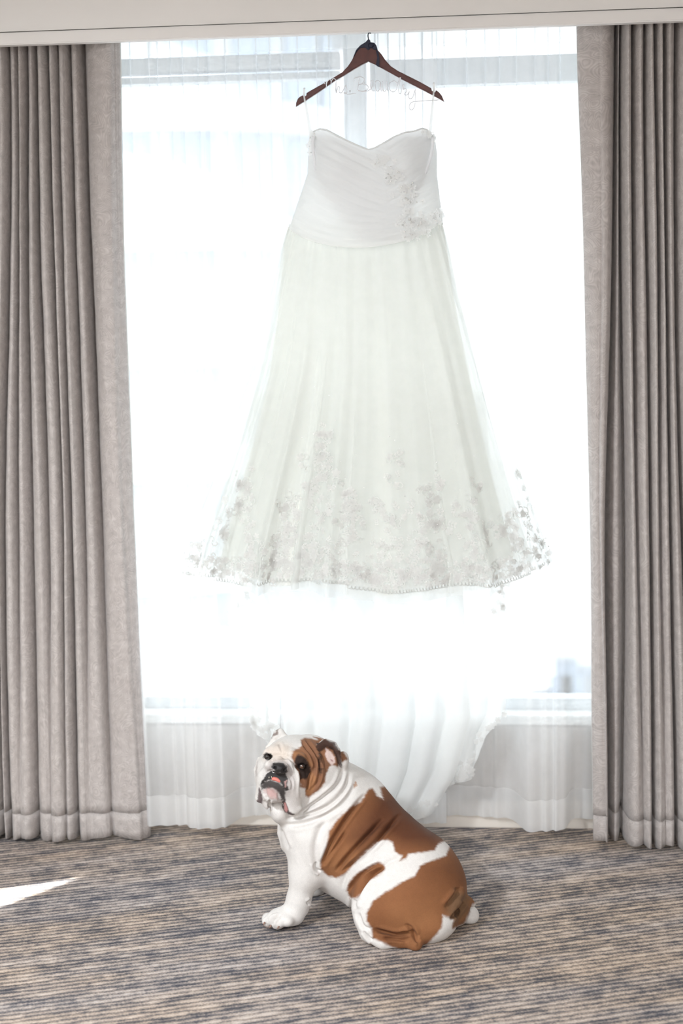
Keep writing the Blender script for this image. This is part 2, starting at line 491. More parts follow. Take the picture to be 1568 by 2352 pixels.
# how far a crease has opened out by the hem (seed of the drape, index of the crease)
FADE = {(3, 9): .85, (3, 10): .2, (3, 11): .85, (3, 12): .75, (3, 13): .15, (3, 14): .9, (3, 15): .75, (3, 16): .6,
        (8, 4): .7, (8, 6): .85, (8, 10): .8, (8, 12): .8}
LV = (100, 500, 1200, 1600, 1930)
left_cr = [(-330, -330, -330, -330, -330, 0, .07)]
x = -290
for i in range(6):
    left_cr.append((x, x - 4, x - 6, x - 8, x - 8, .03, .06)); x += 48
left_cr += [
    (0, 3, 2, 8, 12, .022, .045),
    (23, 26, 15, 20, 29, .022, .045),
    (45, 52, 48, 52, 58, .022, .050),
    (67, 64, 77, 84, 92, .018, .050),
    (87, 91, 118, 124, 128, .022, .055),
    (112, 121, 156, 156, 160, .024, .045),
    (134, 140, 172, 176, 182, .018, .040),
    (158, 166, 199, 206, 214, .030, .035),
    (184, 196, 232, 246, 258, .045, .030),
    (262, 266, 292, 312, 330, -.022, .006),
    (275, 280, 306, 326, 345, .012, .0)]
drape('drape_curtain', 'taupe swirl-patterned drape gathered in narrow folds, flat wide panel beside the sunlit carpet streak',
      left_cr, LV, YD, .012, .088, 3, 1)
right_cr = [
    (1322, 1338, 1354, 1358, 1364, .006, .010),
    (1375, 1384, 1372, 1384, 1389, -.012, .022),
    (1418, 1414, 1392, 1396, 1400, .060, .004),
    (1426, 1426, 1440, 1438, 1431, .060, .050),
    (1451, 1451, 1462, 1470, 1473, .030, .045),
    (1478, 1483, 1494, 1496, 1498, .028, .050),
    (1499, 1508, 1512, 1520, 1524, .022, .045),
    (1523, 1525, 1538, 1545, 1551, .030, .050),
    (1550, 1548, 1562, 1580, 1590, .026, .055)]
x = 1578
for i in range(7):
    right_cr.append((x, x + 6, x + 12, x + 24, x + 34, .02, .055)); x += 46
drape('drape_curtain', 'taupe swirl-patterned drape with deep shadowed folds, beside the bare window sill',
      right_cr, LV, YD - .005, .012, .088, 8, -1)

# ---------------------------------------------------------------- sheers
def sheer(name, label, px0, px1, yb, folds_bot, n_pleat, seed, botz=.045, hem=.095):
    """folds_bot: (pixel x at the hem, y offset) knots of the deep hanging folds"""
    root = tag(empty(name, (float(on_y((px0 + px1) / 2, 1890, yb)[0]), yb, botz)), label, 'curtain', 'white voile curtains across the window')
    r = np.random.default_rng(seed)
    nt, ns = 100, n_pleat * 12
    top = SOF_Z + .082
    s = np.linspace(0, 1, ns)
    tz = np.linspace(0, 1, nt); Zl = top + (botz - top) * tz
    xa, xb = on_y(px0, 100, yb)[0], on_y(px1, 100, yb)[0]
    kx = np.array([on_y(k[0], 1880, yb)[0] for k in folds_bot]); ky = np.array([k[1] for k in folds_bot])
    # pleat phase with uneven widths
    wv = r.uniform(.6, 1.4, n_pleat); edges = np.concatenate([[0], np.cumsum(wv)]) / wv.sum()
    ph = np.interp(s, edges, np.arange(n_pleat + 1))
    frac = ph - np.floor(ph)
    pin = np.exp(-((np.minimum(frac, 1 - frac)) / .10) ** 2)      # pinched pleat lines
    soft = np.sin(2 * math.pi * ph) * .5
    amp2 = np.interp(s, np.linspace(0, 1, 14), r.uniform(.3, 1.0, 14))
    X = np.zeros((nt, ns)); Y = np.zeros((nt, ns))
    for i, t in enumerate(tz):
        head = math.exp(-t / .25)
        drop = min(1, t * 1.35) ** 1.2
        xx = xa + (xb - xa) * s
        X[i] = xx + .006 * pin * head * np.sign(frac - .5) + .006 * soft * amp2 * (1 - head) + .004 * np.sin(ph * 1.3 + t * 3) * t
        deep = np.interp(xx, kx, ky)
        ker = np.hanning(15); ker /= ker.sum()
        deep = np.convolve(np.pad(deep, 7, mode='edge'), ker, 'valid')
        Y[i] = yb + .020 * head * (pin - .3) + deep * drop + .014 * soft * amp2 * (.35 + .65 * (1 - head)) + .006 * np.sin(ph * .9 + 2 * t + seed)
    Z = np.broadcast_to(Zl[:, None], X.shape).copy()
    hi = int(np.argmin(np.abs(Zl - (botz + hem))))
    hd = int(np.argmin(np.abs(Zl - float(on_y(600, 128, yb)[2]))))
    cloth_grid('header_tape', X[:hd + 1], Y[:hd + 1], Z[:hd + 1], M['header'], root)
    cloth_grid('sheer_panel', X[hd:hi + 1], Y[hd:hi + 1], Z[hd:hi + 1], M['sheer'], root)
    cloth_grid('hem_band', X[hi:], Y[hi:], Z[hi:], M['sheer_hem'], root)
    return root
sheer('sheer_curtain', 'white sheer voile curtain hanging behind the bulldog head and tall taupe drape edge', 225, 1005, 4.135,
      [(225, .02), (325, .02), (342, -.06), (360, -.075), (440, -.05), (452, -.08), (530, -.075), (545, .01), (600, .035), (720, .0), (760, -.02), (860, -.02), (1005, -.02)], 23, 4)
sheer('sheer_curtain', 'white sheer voile curtain hanging over the sill beside the dress train', 765, 1375, 4.150,
      [(765, .03), (900, .03), (990, .03), (1060, .03), (1185, .02), (1196, -.09), (1300, -.085), (1312, .015), (1375, .02)], 17, 11)

# ---------------------------------------------------------------- unseen drapes added at the side window, edges shaped to form the sun streak
def sun_back(px, py):
    p = on_z(px, py); k = (X0 + .05 - p[0]) / SUN_DIR[0]
    return p + SUN_DIR * k
tip = sun_back(175, 2018); la = sun_back(0, 2082); lb = sun_back(0, 2043)
def streak_drape(label, y_out, edge_pts, sgn):
    root = tag(empty('streak_drape', (X0 + .05, (y_out + tip[1]) / 2, 0)), label, 'curtain', 'added drapes shaping the sun streak')
    nt, ns = 60, 70
    zz = np.linspace(2.3, .02, nt)
    ez = np.array([p[0] for p in edge_pts]); ey = np.array([p[1] for p in edge_pts])
    o = np.argsort(ez); e = np.interp(zz, ez[o], ey[o])
    s = np.linspace(0, 1, ns)
    Yv = y_out + (e[:, None] - y_out) * s[None, :]
    Xv = X0 + .05 + .03 * np.sin(s * 46)[None, :] * (1 - s ** 6)[None, :] + 0 * Yv
    Zv = np.broadcast_to(zz[:, None], Yv.shape)
    cloth_grid('drape_panel', Xv, Yv, Zv.copy(), M['lining'], root)
    return root
dz = tip[2] - la[2]
def ext(a, k): return tip + (a - tip) * k
near_e = [(2.3, tip[1]), (tip[2], tip[1])] + [(ext(la, k)[2], ext(la, k)[1]) for k in (1, 1.4)] + [(0.0, ext(la, 1.4)[1])]
far_e = [(2.3, tip[1]), (tip[2], tip[1])] + [(ext(lb, k)[2], ext(lb, k)[1]) for k in (1, 1.4)] + [(0.0, ext(lb, 1.4)[1])]
lo_e, hi_e = (near_e, far_e) if la[1] < lb[1] else (far_e, near_e)
streak_drape('pale drape added out of view to shape the sun streak, nearer the room', SWY0 - .12, lo_e, 1)
streak_drape('pale drape added out of view to shape the sun streak, nearer the window wall', SWY1 + .12, hi_e, -1)

# ================================================================== outside
M['facade'] = plain('facade_white', lin(196, 200, 205), .8, noise=.03, nscale=1)
M['fglass'] = plain('facade_glass', lin(158, 172, 190), .35, spec=.5, noise=.12, nscale=.6)
M['paving'] = plain('street_paving', lin(112, 114, 118), .9, noise=.05, nscale=.3)
structure(box_obj('ground_street', -90, 90, YW + 6, 160, -16.2, -16, M['paving']))
def tower():
    c = on_y(395, 700, 46.0); R = 5.4
    root = tag(empty('round_tower', (float(c[0]), 46.0, -16)), 'pale round apartment tower with curved balcony bands beyond the window', 'building')
    a = np.linspace(0, 2 * math.pi, 49)[:-1]
    def ring(r0, z0, z1, mat, name):
        v = np.concatenate([np.stack([c[0] + r0 * np.cos(a), 46 + r0 * np.sin(a), np.full(48, z)], 1) for z in (z0, z1)])
        f = [tuple(q) for q in grid_faces(48, 2, True)] + [tuple(range(48))[::-1], tuple(range(48, 96))]
        mesh_obj(name, v, f, mat, root, smooth=False)
    ring(R, -16, 17.5, M['facade'], 'core_wall')
    zb = float(on_y(395, 262, 46 - R)[2])
    for i in range(-7, 3):
        z = zb + i * 3.3
        ring(R + .55, z - .42, z + .42, M['facade'], 'balcony_band')
        for j in range(9):
            an = math.radians(-168 + j * 19.5)
            w = .62; q = []
            t = np.array([-math.sin(an), math.cos(an), 0]); n = np.array([math.cos(an), math.sin(an), 0])
            p = np.array([c[0], 46, 0]) + n * (R + .03)
            vs = [p + t * sx * w + n * sn * .06 + np.array([0, 0, zz]) for sn in (0, 1) for sx, zz in ((-1, z + .42), (1, z + .42), (1, z + 2.7), (-1, z + 2.7))]
            mesh_obj('window', vs, [(0, 1, 2, 3), (4, 7, 6, 5), (0, 4, 5, 1), (1, 5, 6, 2), (2, 6, 7, 3), (3, 7, 4, 0)], M['fglass'], root, smooth=False)
tower()
def low_block(x0, x1, ytop, Y, label, seed):
    a = on_y(x0, ytop, Y); b = on_y(x1, ytop, Y)
    root = tag(empty('low_building', (float((a[0] + b[0]) / 2), Y, -16)), label, 'building', 'low buildings beyond the sill')
    box_obj('wall', a[0], b[0], Y, Y + 8, -16, a[2], M['fglass'] if seed else M['facade'], root)
    box_obj('roof_parapet', a[0] - .15, b[0] + .15, Y - .15, Y + 8.15, a[2], a[2] + .25, M['facade'], root)
    n = max(2, int((b[0] - a[0]) / 2.2))
    for k in range(n):
        xx = a[0] + (k + .5) * (b[0] - a[0]) / n
        for q in range(3):
            box_obj('window', xx - .5, xx + .5, Y - .05, Y, a[2] - 1.9 - q * 2.6, a[2] - .7 - q * 2.6, M['fglass'], root)
low_block(1275, 1326, 1516, 62, 'narrow grey-blue plant room block rising beyond the sill', 1)
low_block(1330, 1420, 1534, 66, 'wide low grey-blue building beyond the sill', 1)
low_block(470, 560, 1545, 66, 'small low grey-blue building beyond the sill behind the sheer folds', 1)

# ================================================================== wooden hanger with wire name
M['wood'] = plain('mahogany_wood', lin(92, 48, 42), .35, noise=.25, nscale=60)
M['navy'] = plain('navy_ribbon', lin(34, 36, 58), .6, noise=.15, nscale=80)
M['dark_metal'] = plain('dark_hook_metal', lin(70, 76, 84), .3, metal=.9, noise=.05)
M['silver_wire'] = plain('silver_wire', lin(228, 228, 232), .28, metal=.6, noise=.03)
YH = 3.972                                      # plane the hanger hangs in
def c1(p): return (640 + p[0] * .26786, 60 + p[1] * .26786)     # hanger close-up -> photograph pixels
hanger = tag(empty('clothes_hanger', on_y(848, 170, YH)), 'dark brown wooden hanger with silver wire name, hooked under the soffit', 'hanger')
outline = [(148, 692), (150, 660), (165, 625), (185, 605), (208, 596), (213, 612), (236, 598), (240, 575), (300, 540), (400, 485), (480, 438), (545, 398),
           (595, 345), (625, 300), (645, 260), (672, 210), (710, 170), (745, 150), (785, 145), (825, 165), (850, 210), (880, 242), (915, 295), (960, 345), (1020, 385),
           (1080, 415), (1200, 475), (1308, 535), (1312, 556), (1340, 570), (1347, 551), (1375, 570), (1400, 602), (1418, 650),
           (1340, 605), (1200, 532), (1060, 460), (960, 405), (870, 355), (815, 325), (768, 305), (715, 332), (640, 375), (560, 425), (480, 470), (360, 556), (240, 635)]
def slab_from_outline(px_pts, Y, th, name, mat, parent, bevel=.0):
    P = [on_y(x, y, Y) for x, y in px_pts]
    bm = bmesh.new()
    vs = [bm.verts.new((p[0], Y - th / 2, p[2])) for p in P]
    f = bm.faces.new(vs)
    r = bmesh.ops.extrude_face_region(bm, geom=[f])
    bmesh.ops.translate(bm, verts=[e for e in r['geom'] if isinstance(e, bmesh.types.BMVert)], vec=(0, th, 0))
    bmesh.ops.recalc_face_normals(bm, faces=bm.faces[:])
    if bevel > 0:
        ed = [e for e in bm.edges if abs(e.verts[0].co.y - e.verts[1].co.y) < 1e-6]
        bmesh.ops.bevel(bm, geom=ed, offset=bevel, segments=3, affect='EDGES', clamp_overlap=True)
    bmesh.ops.triangulate(bm, faces=[q for q in bm.faces if len(q.verts) > 4])
    me = bpy.data.meshes.new(name); bm.to_mesh(me); bm.free(); me.materials.append(mat)
    o = bpy.data.objects.new(name, me); link(o, parent)
    if parent: o.location = -Vector(parent.location)
    return o
slab_from_outline([c1(p) for p in outline], YH, .014, 'hanger_body', M['wood'], hanger, .003)
hk = [on_y(*c1(p), YH) for p in [(775, 200), (772, 160), (770, 130), (766, 100), (762, 75), (768, 50), (785, 42)]]
hk = np.array(hk); hk[:, 1] = np.linspace(YH, YH + .018, len(hk)); hk[:, 2] = np.minimum(hk[:, 2], SOF_Z - .001)
g = Geo(); g.add(*tube_geo(smooth_path(hk, 24), .0016, 8)); g.build('hook', M['dark_metal'], hanger)
# navy ribbon tied over the top
rb = [(640, 270), (665, 208), (700, 170), (745, 142), (768, 116), (783, 122), (786, 142), (820, 148), (838, 170), (848, 210), (815, 205), (790, 190), (770, 212), (740, 188), (700, 192), (668, 225)]
slab_from_outline([c1(p) for p in rb], YH, .021, 'ribbon', M['navy'], hanger, .002)
slab_from_outline([c1(p) for p in [(832, 205), (852, 215), (862, 270), (862, 352), (846, 345), (832, 332), (845, 270)]], YH - .010, .003, 'ribbon_tail', M['navy'], hanger)
g = Geo(); g.add(*sphere_geo(on_y(*c1((790, 165)), YH - .011), (.008, .006, .007))); g.build('ribbon_knot', M['navy'], hanger)
# wire lettering: Mrs. Beaudry
def c2(p): return (730 + p[0] * .18495, 160 + p[1] * .18495)
strokes = [
    [(92, 178), (78, 165), (90, 150), (104, 160), (104, 240), (106, 180), (122, 140), (148, 124), (162, 142), (160, 190), (166, 145), (188, 112), (212, 118), (222, 150), (222, 265),
     (226, 285), (236, 250), (246, 215), (258, 208), (266, 222), (262, 262), (272, 286), (296, 284), (318, 250), (334, 210), (345, 200), (350, 222), (362, 256), (350, 284), (322, 288), (346, 300), (400, 304), (470, 292)],
    [(388, 262), (402, 262), (402, 275), (388, 275), (388, 262)],
    [(452, 138), (440, 128), (455, 110), (500, 92), (545, 92), (574, 118), (570, 150), (540, 176), (500, 188), (545, 180), (596, 186), (622, 214), (612, 246), (570, 266), (520, 268), (492, 252), (500, 190), (512, 130), (505, 110)],
    [(492, 252), (560, 274), (620, 262), (660, 232), (682, 190), (684, 150), (668, 136), (652, 165), (654, 225), (676, 262), (704, 262)],
    [(772, 160), (745, 136), (718, 150), (706, 200), (718, 252), (745, 266), (768, 230), (776, 160), (778, 235), (790, 268), (800, 230), (800, 142), (802, 230), (818, 270), (842, 258), (852, 210), (854, 140), (856, 230), (872, 268)],
    [(982, 170), (950, 142), (908, 150), (880, 195), (892, 250), (930, 276), (968, 252), (986, 190), (1006, 118), (1020, 98), (1026, 112), (1004, 190), (998, 262), (1014, 300), (1034, 280), (1046, 220), (1056, 188), (1064, 206), (1060, 250)],
    [(1060, 250), (1080, 236), (1102, 252), (1092, 280), (1074, 306), (1100, 316), (1124, 290), (1134, 268), (1124, 310), (1128, 350), (1152, 362), (1180, 330), (1200, 262), (1206, 250), (1206, 330), (1206, 400), (1196, 462), (1168, 498), (1138, 488), (1134, 446), (1160, 408), (1204, 396), (1320, 388), (1460, 380), (1505, 372)]]
for s in strokes:
    p = np.array([on_y(*c2(q), YH - .011) for q in s])
    g = Geo(); g.add(*tube_geo(smooth_path(p, 8 * len(s)), .0011, 7)); g.build('wire_letter', M['silver_wire'], hanger)

# ================================================================== wedding dress
M['satin'] = sheer_fabric('ivory_satin_lining', .78, (.97, .965, .925, 1), .60, .04)
M['bodice'] = sheer_fabric('white_ruched_tulle', .90, (.93, .935, .925, 1), .45, .03)
M['cup'] = sheer_fabric('white_cup_lining', .97, (.86, .86, .88, 1), .35, .02)
M['tulle'] = sheer_fabric('white_tulle', .42, (.93, .945, .925, 1), .5, .05)
M['train'] = sheer_fabric('white_train_tulle', .70, (.96, .97, .96, 1), .40, .05)
M['boning'] = sheer_fabric('white_boning', .95, (.97, .97, .98, 1), .5)
M['lace'] = sheer_fabric('white_lace_applique', .66, (.86, .855, .84, 1), .42, .04)
M['lace_dark'] = sheer_fabric('lace_cord', .8, (.78, .79, .77, 1), .35)
M['bead'] = plain('pearl_bead', (.9, .89, .87, 1), .15, spec=.8, noise=.04)
M['crystal'] = plain('crystal_stone', (.82, .83, .81, 1), .1, metal=.25, spec=.9, noise=.2, nscale=200)
YDR = 3.968
dress = tag(empty('wedding_dress', (float(on_y(850, 1880, YDR)[0]), YDR, 0)), 'white strapless wedding gown with lace hem and tulle train, hanging from the wooden hanger', 'dress')
def lerp_px(tab, y):
    a = np.array(tab, float); return np.interp(y, a[:, 1], a[:, 0])
# ---- bodice -------------------------------------------------------
BL = [(712, 312), (708, 350), (706, 400), (696, 430), (682, 470), (668, 512), (662, 530)]
BR = [(998, 312), (1003, 350), (1003, 400), (1008, 440), (1013, 480), (1017, 512), (1020, 530)]
topU = np.array([-1, -.93, -.86, -.75, -.62, -.45, -.28, -.12, -.03, .05, .16, .32, .48, .62, .74, .84, .92, 1.0])
topV = np.array([330, 312, 306, 302, 306, 320, 334, 346, 352, 348, 338, 322, 312, 308, 301, 303, 312, 318.0])
NU, NV = 97, 60
u = np.linspace(-1, 1, NU)
ytop = np.interp(u, topU, topV); ybot = 514 + 56 * np.clip(1 - np.abs(u + .08) ** 1.9, 0, 1) + 2
def bodice_grid(front=True, depth=.085, grow=0.0, cups=True):
    X = np.zeros((NV, NU)); Y = X.copy(); Z = X.copy()
    for j in range(NV):
        v = j / (NV - 1)
        for i in range(NU):
            yy = ytop[i] + (ybot[i] - ytop[i]) * v if front else 345 + (516 - 345) * v
            xl, xr = lerp_px(BL, yy), lerp_px(BR, yy)
            xx = (xl + xr) / 2 + (xr - xl) / 2 * (math.sin(u[i] * math.pi / 2) * .35 + u[i] * .65)
            dd = depth * math.sqrt(max(0, 1 - u[i] ** 2)) ** .9
            if front and cups:
                for cx in (-.48, .46):
                    dd += .032 * math.exp(-((u[i] - cx) / .30) ** 2 - ((yy - 385) / 55) ** 2)
                dd += .012 * math.exp(-(u[i] / .5) ** 2 - ((yy - 540) / 40) ** 2)
            Yv = YDR - (dd + grow) if front else YDR + dd * .6 + .01
            p = on_y(xx, yy, YDR)
            if front:      # diagonal ruching of the gathered tulle, fading into level pleats at the waist
                xc = (xx - 850) / 170; yc = (yy - 430) / 130
                dia = yc * 1.0 - xc * .75 if xc < .25 else yc * .75 + xc * .55
                lev = yc * 1.5 + .45 * xc ** 2
                k = 1 / (1 + math.exp(-(yy - 500) / 14))
                ph = (1 - k) * dia * 34 + k * lev * 30
                Yv += .0021 * math.sin(ph + 1.4 * math.sin(xc * 4)) * (.5 + .5 * math.sin(xc * 7 + yc * 3) ** 2) + .0014 * math.sin(ph * 2.3 + xc * 9)
            X[j, i], Y[j, i], Z[j, i] = p[0], Yv, p[2]
    return X, Y, Z
cloth_grid('bodice', *bodice_grid(True), M['bodice'], dress)
cloth_grid('bodice_back', *bodice_grid(False), M['bodice'], dress)
# inner boned cup panel seen through the front
CL = [(728, 318), (727, 345), (735, 400), (752, 440), (778, 480), (808, 520), (830, 556)]
CR = [(990, 322), (986, 360), (970, 410), (952, 450), (938, 490), (928, 530), (922, 556)]
Xc, Yc, Zc = [], [], []
for yy in np.linspace(318, 556, 40):
    xl, xr = lerp_px(CL, yy), lerp_px(CR, yy); row = []
    for w in np.linspace(-1, 1, 40):
        xx = (xl + xr) / 2 + (xr - xl) / 2 * w
        ut = (xx - 855) / 148
        yt = max(yy, np.interp(ut, topU, topV) + 3)
        p = on_y(xx, yt, YDR)
        row.append((p[0], YDR - .066 * math.sqrt(max(.05, 1 - (ut * .95) ** 2)), p[2]))
    row = np.array(row); Xc.append(row[:, 0]); Yc.append(row[:, 1]); Zc.append(row[:, 2])
cloth_grid('cup_lining', np.array(Xc), np.array(Yc), np.array(Zc), M['cup'], dress)
for tab, dx in ((CL, -3), (CR, 5)):
    p = np.array([on_y(a + dx, b, YDR) for a, b in tab]); p[:, 1] = YDR - .062
    g = Geo(); g.add(*tube_geo(smooth_path(p, 40), .004, 6)); g.build('boning', M['boning'], dress)
# top binding
p = np.array([on_y(lerp_px(BL, y) + (lerp_px(BR, y) - lerp_px(BL, y)) * (.5 + .5 * (math.sin(a * math.pi / 2) * .35 + a * .65)), y, YDR) for a, y in zip(u, ytop)])
Xb, Yb, Zb = bodice_grid(True)
g = Geo(); g.add(*tube_geo(np.stack([Xb[0], Yb[0], Zb[0]], 1), .0022, 6)); g.build('neckline_binding', M['bodice'], dress)
# hanger loops
for (a, b) in (((712, 318), (699, 217)), ((985, 306), (996, 205))):
    q0, q1 = on_y(a[0], a[1], YDR - .03), on_y(b[0], b[1], YH)
    g = Geo()
    pts = np.array([q0 + [0, .0, 0], (q0 * .5 + q1 * .5), q1 + [0, -.010, -.006], q1 + [0, -.010, .014], q1 + [0, .010, .016], q1 + [0, .010, -.006], q0 + [0.004, .02, 0]])
    V = []; w = .0022
    pp = smooth_path(pts, 60)
    V = np.concatenate([pp + [-w, 0, 0], pp + [w, 0, 0]])
    F = [(i, i + 1, 61 + i, 60 + i) for i in range(59)]
    g.add(V, F); g.build('hanger_loop', M['bodice'], dress)

# ---- skirt ---------------------------------------------------------
SL = [(664, 515), (648, 560), (612, 720), (575, 860), (528, 1000), (470, 1150), (436, 1240), (414, 1318)]
SR = [(1016, 515), (1034, 570), (1064, 680), (1112, 830), (1160, 980), (1203, 1110), (1245, 1230), (1270, 1292)]
def hem_y(th):          # pixel height of the hem round the front; th=-1 left .. 1 right
    return np.interp(th, [-1, -.9, -.72, -.55, -.3, -.05, .1, .3, .5, .65, .82, 1], [1316, 1322, 1340, 1342, 1338, 1350, 1364, 1356, 1348, 1350, 1330, 1292])
def skirt_grid(scale, hem_up, nfold, amp, depth_top, depth_bot, seed, half=None, nu=361, nv=90, gather=1.0):
    r = np.random.default_rng(seed)
    th = np.linspace(-math.pi, math.pi, nu) if half is None else np.linspace(-math.pi / 2, math.pi / 2, nu)
    phase = np.cumsum(r.uniform(.5, 1.5, nu)); phase = phase / phase[-1] * nfold * 2 * math.pi
    am = np.interp(np.linspace(0, 1, nu), np.linspace(0, 1, 21), r.uniform(.35, 1.2, 21)); am[-1] = am[0]
    X = np.zeros((nv, nu)); Y = X.copy(); Z = X.copy()
    for j in range(nv):
        v = j / (nv - 1)
        for i in range(nu):
            sx = math.sin(th[i]); fr = math.cos(th[i])
            hy = hem_y(sx) - hem_up
            y0 = 514 + (52 * max(0, 1 - abs(sx + .08) ** 1.9) if fr > 0 else 0)
            yy = y0 + (hy - y0) * v
            xl, xr = lerp_px(SL, yy), lerp_px(SR, yy)
            ctr, hw = (xl + xr) / 2, (xr - xl) / 2 * (scale + (1 - scale) * (1 - v) ** 3)
            xx = ctr + hw * sx
            dep = depth_top + (depth_bot - depth_top) * v ** .8
            fold = math.sin(phase[i]) + .45 * math.sin(phase[i] * 2.37 + 1.1 + v)
            A = amp * am[i] * (.05 + .95 * v) + .0015 * gather * (1 - v) ** 2
            if v < .35: fold = fold * (v / .35) + (1 - v / .35) * math.sin(phase[i] * 2.0)
            p = on_y(xx + 10 * am[i] * v * math.cos(phase[i]) * (1 if abs(sx) < .93 else .2), yy, YDR)
            X[j, i] = p[0]; Z[j, i] = p[2]
            Y[j, i] = YDR - fr * dep * (1 if fr > 0 else .5) - fold * A
    return X, Y, Z
cloth_grid('skirt_lining', *skirt_grid(.80, 16, 8, .034, .062, .10, 3), M['satin'], dress)
OX, OY, OZ = skirt_grid(1.0, 0, 15, .024, .070, .15, 5)
cloth_grid('tulle_overlay', OX, OY, OZ, M['tulle'], dress)
MX, MY, MZ = skirt_grid(.90, 6, 19, .020, .066, .125, 9)
cloth_grid('tulle_underskirt', MX, MY, MZ, M['tulle'], dress)

# ---- train: panels of tulle falling from the back of the skirt to the floor ----
def train_panel(name, tab_l, tab_r, y_top, y_bot, ytop_w, ybot_w, nfold, amp, seed, mat, edge_tab=None, floor_spread=0.0):
    r = np.random.default_rng(seed)
    nu, nv = 90, 80
    am = np.interp(np.linspace(0, 1, nu), np.linspace(0, 1, 12), r.uniform(.3, 1.2, 12))
    ph = np.cumsum(r.uniform(.5, 1.5, nu)); ph = ph / ph[-1] * nfold * 2 * math.pi
    X = np.zeros((nv, nu)); Y = X.copy(); Z = X.copy()
    for j in range(nv):
        v = j / (nv - 1)
        for i in range(nu):
            s = i / (nu - 1)
            yb = y_bot if edge_tab is None else np.interp(s, [e[0] for e in edge_tab], [e[1] for e in edge_tab])
            yy = y_top + (yb - y_top) * v
            xl, xr = lerp_px(tab_l, yy), lerp_px(tab_r, yy)
            Yw = ytop_w + (ybot_w - ytop_w) * v
            p = on_y(xl + (xr - xl) * s + 7 * v * am[i] * math.cos(ph[i]), yy, Yw)
            X[j, i] = p[0]; Z[j, i] = max(p[2], .004 + .002 * math.sin(i))
            Y[j, i] = Yw + amp * am[i] * (.3 + .7 * v) * math.sin(ph[i]) - floor_spread * max(0, .12 - p[2]) * (1 + .4 * math.sin(ph[i]))
    return cloth_grid(name, X, Y, Z, mat, dress), X, Y, Z
_, T1X, T1Y, T1Z = train_panel('train_panel', [(560, 900), (600, 1360), (640, 1500), (640, 1700), (655, 1900)], [(1050, 900), (1060, 1360), (1075, 1650), (1040, 1780), (960, 1910)],
            900, 1900, 4.03, 4.02, 6, .020, 21, M['train'],
            [(0, 1885), (.3, 1890), (.6, 1900), (.85, 1906), (.93, 1880), (1, 1868)], .25)
_, T2X, T2Y, T2Z = train_panel('train_side_panel', [(600, 900), (548, 1340), (560, 1500), (572, 1640), (585, 1720)], [(680, 900), (620, 1345), (640, 1400), (640, 1600), (640, 1740)],
            900, 1710, 4.06, 4.05, 2, .012, 22, M['train'], [(0, 1676), (.35, 1690), (.6, 1712), (1, 1720)])
_, T3X, T3Y, T3Z = train_panel('train_side_panel', [(1000, 900), (1020, 1340), (1020, 1500), (1000, 1800)], [(1110, 900), (1150, 1330), (1172, 1480), (1155, 1640), (1122, 1690), (1112, 1800)],
            900, 1800, 4.05, 4.05, 3, .014, 23, M['train'], [(0, 1812), (.4, 1800), (.7, 1790), (.85, 1745), (1, 1640)])

# ---- lace ----------------------------------------------------------
ox, oy, _d = project(np.stack([OX, OY, OZ], -1).reshape(-1, 3))
nv_o, nu_o = OX.shape
front_i = np.where(np.abs(np.linspace(-math.pi, math.pi, nu_o)) < math.pi / 2)[0]
FO = np.stack([OX, OY, OZ], -1)[:, front_i].reshape(-1, 3)
FPX, FPY, _ = project(FO)
fcols = len(front_i)
def skirt_at(px, py):
    i = int(np.argmin((FPX - px) ** 2 + (FPY - py) ** 2))
    r, c = divmod(i, fcols)
    r = min(max(r, 1), nv_o - 2); c = min(max(c, 1), fcols - 2)
    G = FO.reshape(nv_o, fcols, 3)
    P = G[r, c]; du = G[r, c + 1] - G[r, c - 1]; dv = G[r - 1, c] - G[r + 1, c]
    du /= np.linalg.norm(du) + 1e-9; dv /= np.linalg.norm(dv) + 1e-9
    n = np.cross(dv, du); n /= np.linalg.norm(n) + 1e-9
    if n[1] > 0: n = -n
    dv = np.cross(du, n); 
    if dv[2] < 0: dv = -dv
    return P + n * .004, du, dv, n
def petal(g, P, a, b, n, ang, L, Wd, lift):
    d = a * math.cos(ang) + b * math.sin(ang); e = -a * math.sin(ang) + b * math.cos(ang)
    pts = [P + n * .001, P + d * L * .45 + e * Wd + n * lift, P + d * L * .9 + e * Wd * .55 + n * lift * .7, P + d * L + n * lift * .4,
           P + d * L * .9 - e * Wd * .55 + n * lift * .7, P + d * L * .45 - e * Wd + n * lift]
    g.add(pts, [(0, 1, 2, 3), (0, 3, 4, 5)])
def flower(g, P, a, b, n, r, k=5, rot=0.0):
    for i in range(k):
        petal(g, P, a, b, n, rot + i * 2 * math.pi / k, r, r * .42, .0015)
def sprig(g, P, a, b, n, r, ang):
    for i in range(3):
        q = P + (a * math.cos(ang) + b * math.sin(ang)) * r * .7 * i
        petal(g, q, a, b, n, ang + .8, r * .9, r * .3, .001); petal(g, q, a, b, n, ang - .8, r * .9, r * .3, .001)
def scroll(g, P, a, b, n, r, rot, sgn):
    t = np.linspace(0, 4.6, 14); rad = r * (1 - t / 6.5)
    c = np.array([P + a * x + b * y for x, y in zip(rad * np.cos(sgn * t + rot), rad * np.sin(sgn * t + rot))])
    w = .0016
    d = np.gradient(c, axis=0); d /= np.linalg.norm(d, axis=1)[:, None]; s = np.cross(d, n) * w
    g.add(np.concatenate([c + s, c - s]), [(i, i + 1, 14 + i + 1, 14 + i) for i in range(13)])
lace = Geo(); cords = Geo(); beads = Geo()
